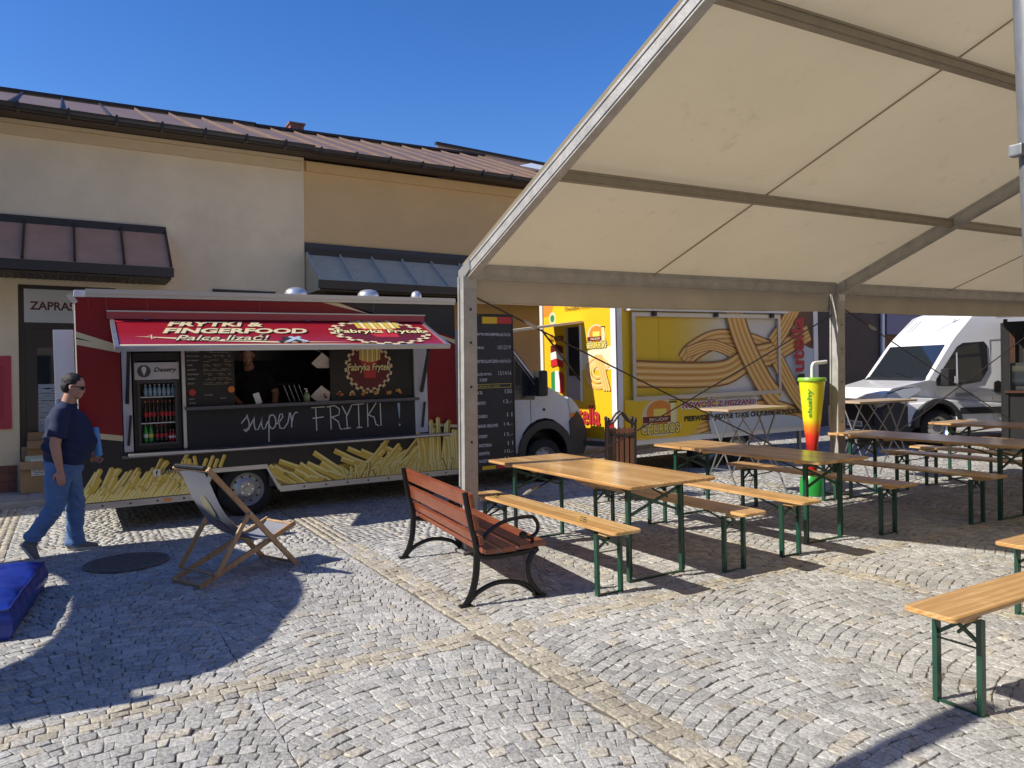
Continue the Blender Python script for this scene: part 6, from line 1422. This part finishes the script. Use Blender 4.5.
def shoe(c, ang, yaw_=0.0):
    X = Matrix.Translation(c) @ Matrix.Rotation(yaw_, 4, 'Z') @ Matrix.Rotation(ang, 4, 'Y')
    bm = bmesh.new(); pts = [(-.085, 0, .045, .040, .034), (-.05, 0, .055, .052, .042), (.0, 0, .052, .048, .044), (.07, 0, .040, .034, .048), (.13, 0, .032, .026, .046), (.175, 0, .026, .018, .034)]
    P = [(*(X @ Vector(p[:3])), p[3], p[4]) for p in pts]; loft(bm, P, 14, X.to_3x3() @ Vector((0, 0, 1)))
    Q = [(*(X @ Vector(p)), .042, .042) for p in ((-.035, 0, .06), (-.04, 0, .115))]; loft(bm, Q, 12)
    s_ = fuse('shoe', bm, SHO, pm, .008, 2)
    m = MB(); o_ = []
    for k in range(28):
        a = 2*PI*k/28; x = .045+.14*math.cos(a); y = (.042+.010*math.cos(a))*math.sin(a); o_.append((x, y))
    m.prism(o_, 0.0, .022, SOL, 'Z', X=X); m.build('sole', s_)
shoe((.0, .10, .0), 0.0, -.05); shoe((-.415, -.09, .055), .95 if False else 1.0, 0)
bm = bmesh.new()
def hE(p, r): ell(bm, Vector(hd)+Rh @ Vector(p)*.98, r, Rh)
hE((-.022, 0, .046), (.096, .082, .087)); hE((-.056, 0, -.005), (.061, .078, .07))
hr = fuse('hair', bm, HAIR, pm, .006, 1, lambda co: .003*mnoise.noise(co*40)+.002*mnoise.noise(co*110))
m = MB(); Hh = Vector(hd)
def hp3(p): return tuple(Hh+Rh @ Vector(p)*.98)
for q_ in (-1, 1):
    m.tube([hp3((.082, q_*.014, .012)), hp3((.078, q_*.05, .012)), hp3((.02, q_*.082, .008)), hp3((-.01, q_*.085, .004))], .004, BLACK, n=6)
    m.add([hp3((.094, q_*.010, .022)), hp3((.082, q_*.058, .022)), hp3((.082, q_*.055, -.014)), hp3((.096, q_*.014, -.012))], [(0, 1, 2, 3)], GLS)
m.build('sunglasses', pm)
m = MB(); RB = mat('blue_roll', (.10, .33, .75), .4, var=.15, scale=9); Xr = Matrix.Translation((.195, .10, .90)) @ Matrix.Rotation(-.12, 4, 'Y'); m.lathe([(.030, 0), (.036, .01), (.038, .14), (.036, .27), (.028, .285), (0, .285)], RB, n=18, X=Xr); o = m.build('blue_roll', smooth=True); o.matrix_world = Matrix.Translation((.05, 8.50, gz(.05)))
tag(o, 'light blue rolled packet held upright under the arm of the walking man', 'roll')
# vendor inside the truck
vd = thing('person', 'vendor in black polo shirt looking down behind the food truck counter', 'person', (2.02, 10.05, gz(2.0)+.66-.26), tilt=False)
SK2 = mat('vendor_skin', (.55, .30, .20), .5); BPO = mat('black_cotton', (.015, .015, .017), .85)  # vendor's skin, a little lighter than the walking man's
bm = bmesh.new(); Rv = head(bm, (-.10, -.13, 1.50), (-.15, -.85, -.5), 1.0)
loft(bm, [(-.05, .0, 1.30, .075, .07), (-.08, -.06, 1.40, .06, .06), (-.10, -.10, 1.46, .058, .058)], 14)
loft(bm, [(0, .06, .0, .12, .12), (0, .06, .5, .15, .12), (0, .05, .9, .16, .12), (-.02, .03, 1.15, .19, .12), (-.03, .02, 1.3, .16, .10)], 16)
loft(bm, [(.19, .0, 1.24, .055, .055), (.26, -.06, 1.02, .046, .046), (.20, -.24, .88, .036, .036), (.15, -.34, .84, .027, .029)], 12); loft(bm, [(-.23, .0, 1.24, .055, .055), (-.30, -.06, 1.02, .046, .046), (-.20, -.26, .88, .036, .036), (-.13, -.36, .84, .027, .029)], 12)
hand(bm, (.15, -.34, .84), (-.5, -.7, -.2), (0, 0, -1), .35); hand(bm, (-.13, -.36, .84), (.5, -.7, -.2), (0, 0, -1), .35, thumb=-1)
fuse('body', bm, SK2, vd, .010, 2)
bm = bmesh.new(); loft(bm, [(0, .06, .62, .20, .16), (0, .05, .9, .20, .155), (-.02, .03, 1.12, .225, .15), (-.03, .02, 1.27, .20, .125), (-.05, .0, 1.335, .10, .09)], 20)
for sx in (-1, 1): loft(bm, [(sx*.12-.02, .0, 1.26, .08, .08), (sx*.21-.02, .0, 1.23, .078, .08), (sx*.255-.02, -.04, 1.08, .07, .07)], 14)
fuse('polo_shirt', bm, BPO, vd, .012, 3, lambda co: .006*mnoise.noise(co*13))
bm = bmesh.new(); ell(bm, Vector((-.10, -.13, 1.50))+Rv @ Vector((-.02, 0, .052)), (.096, .080, .084), Rv); fuse('hair', bm, HAIR, vd, .009, 1)
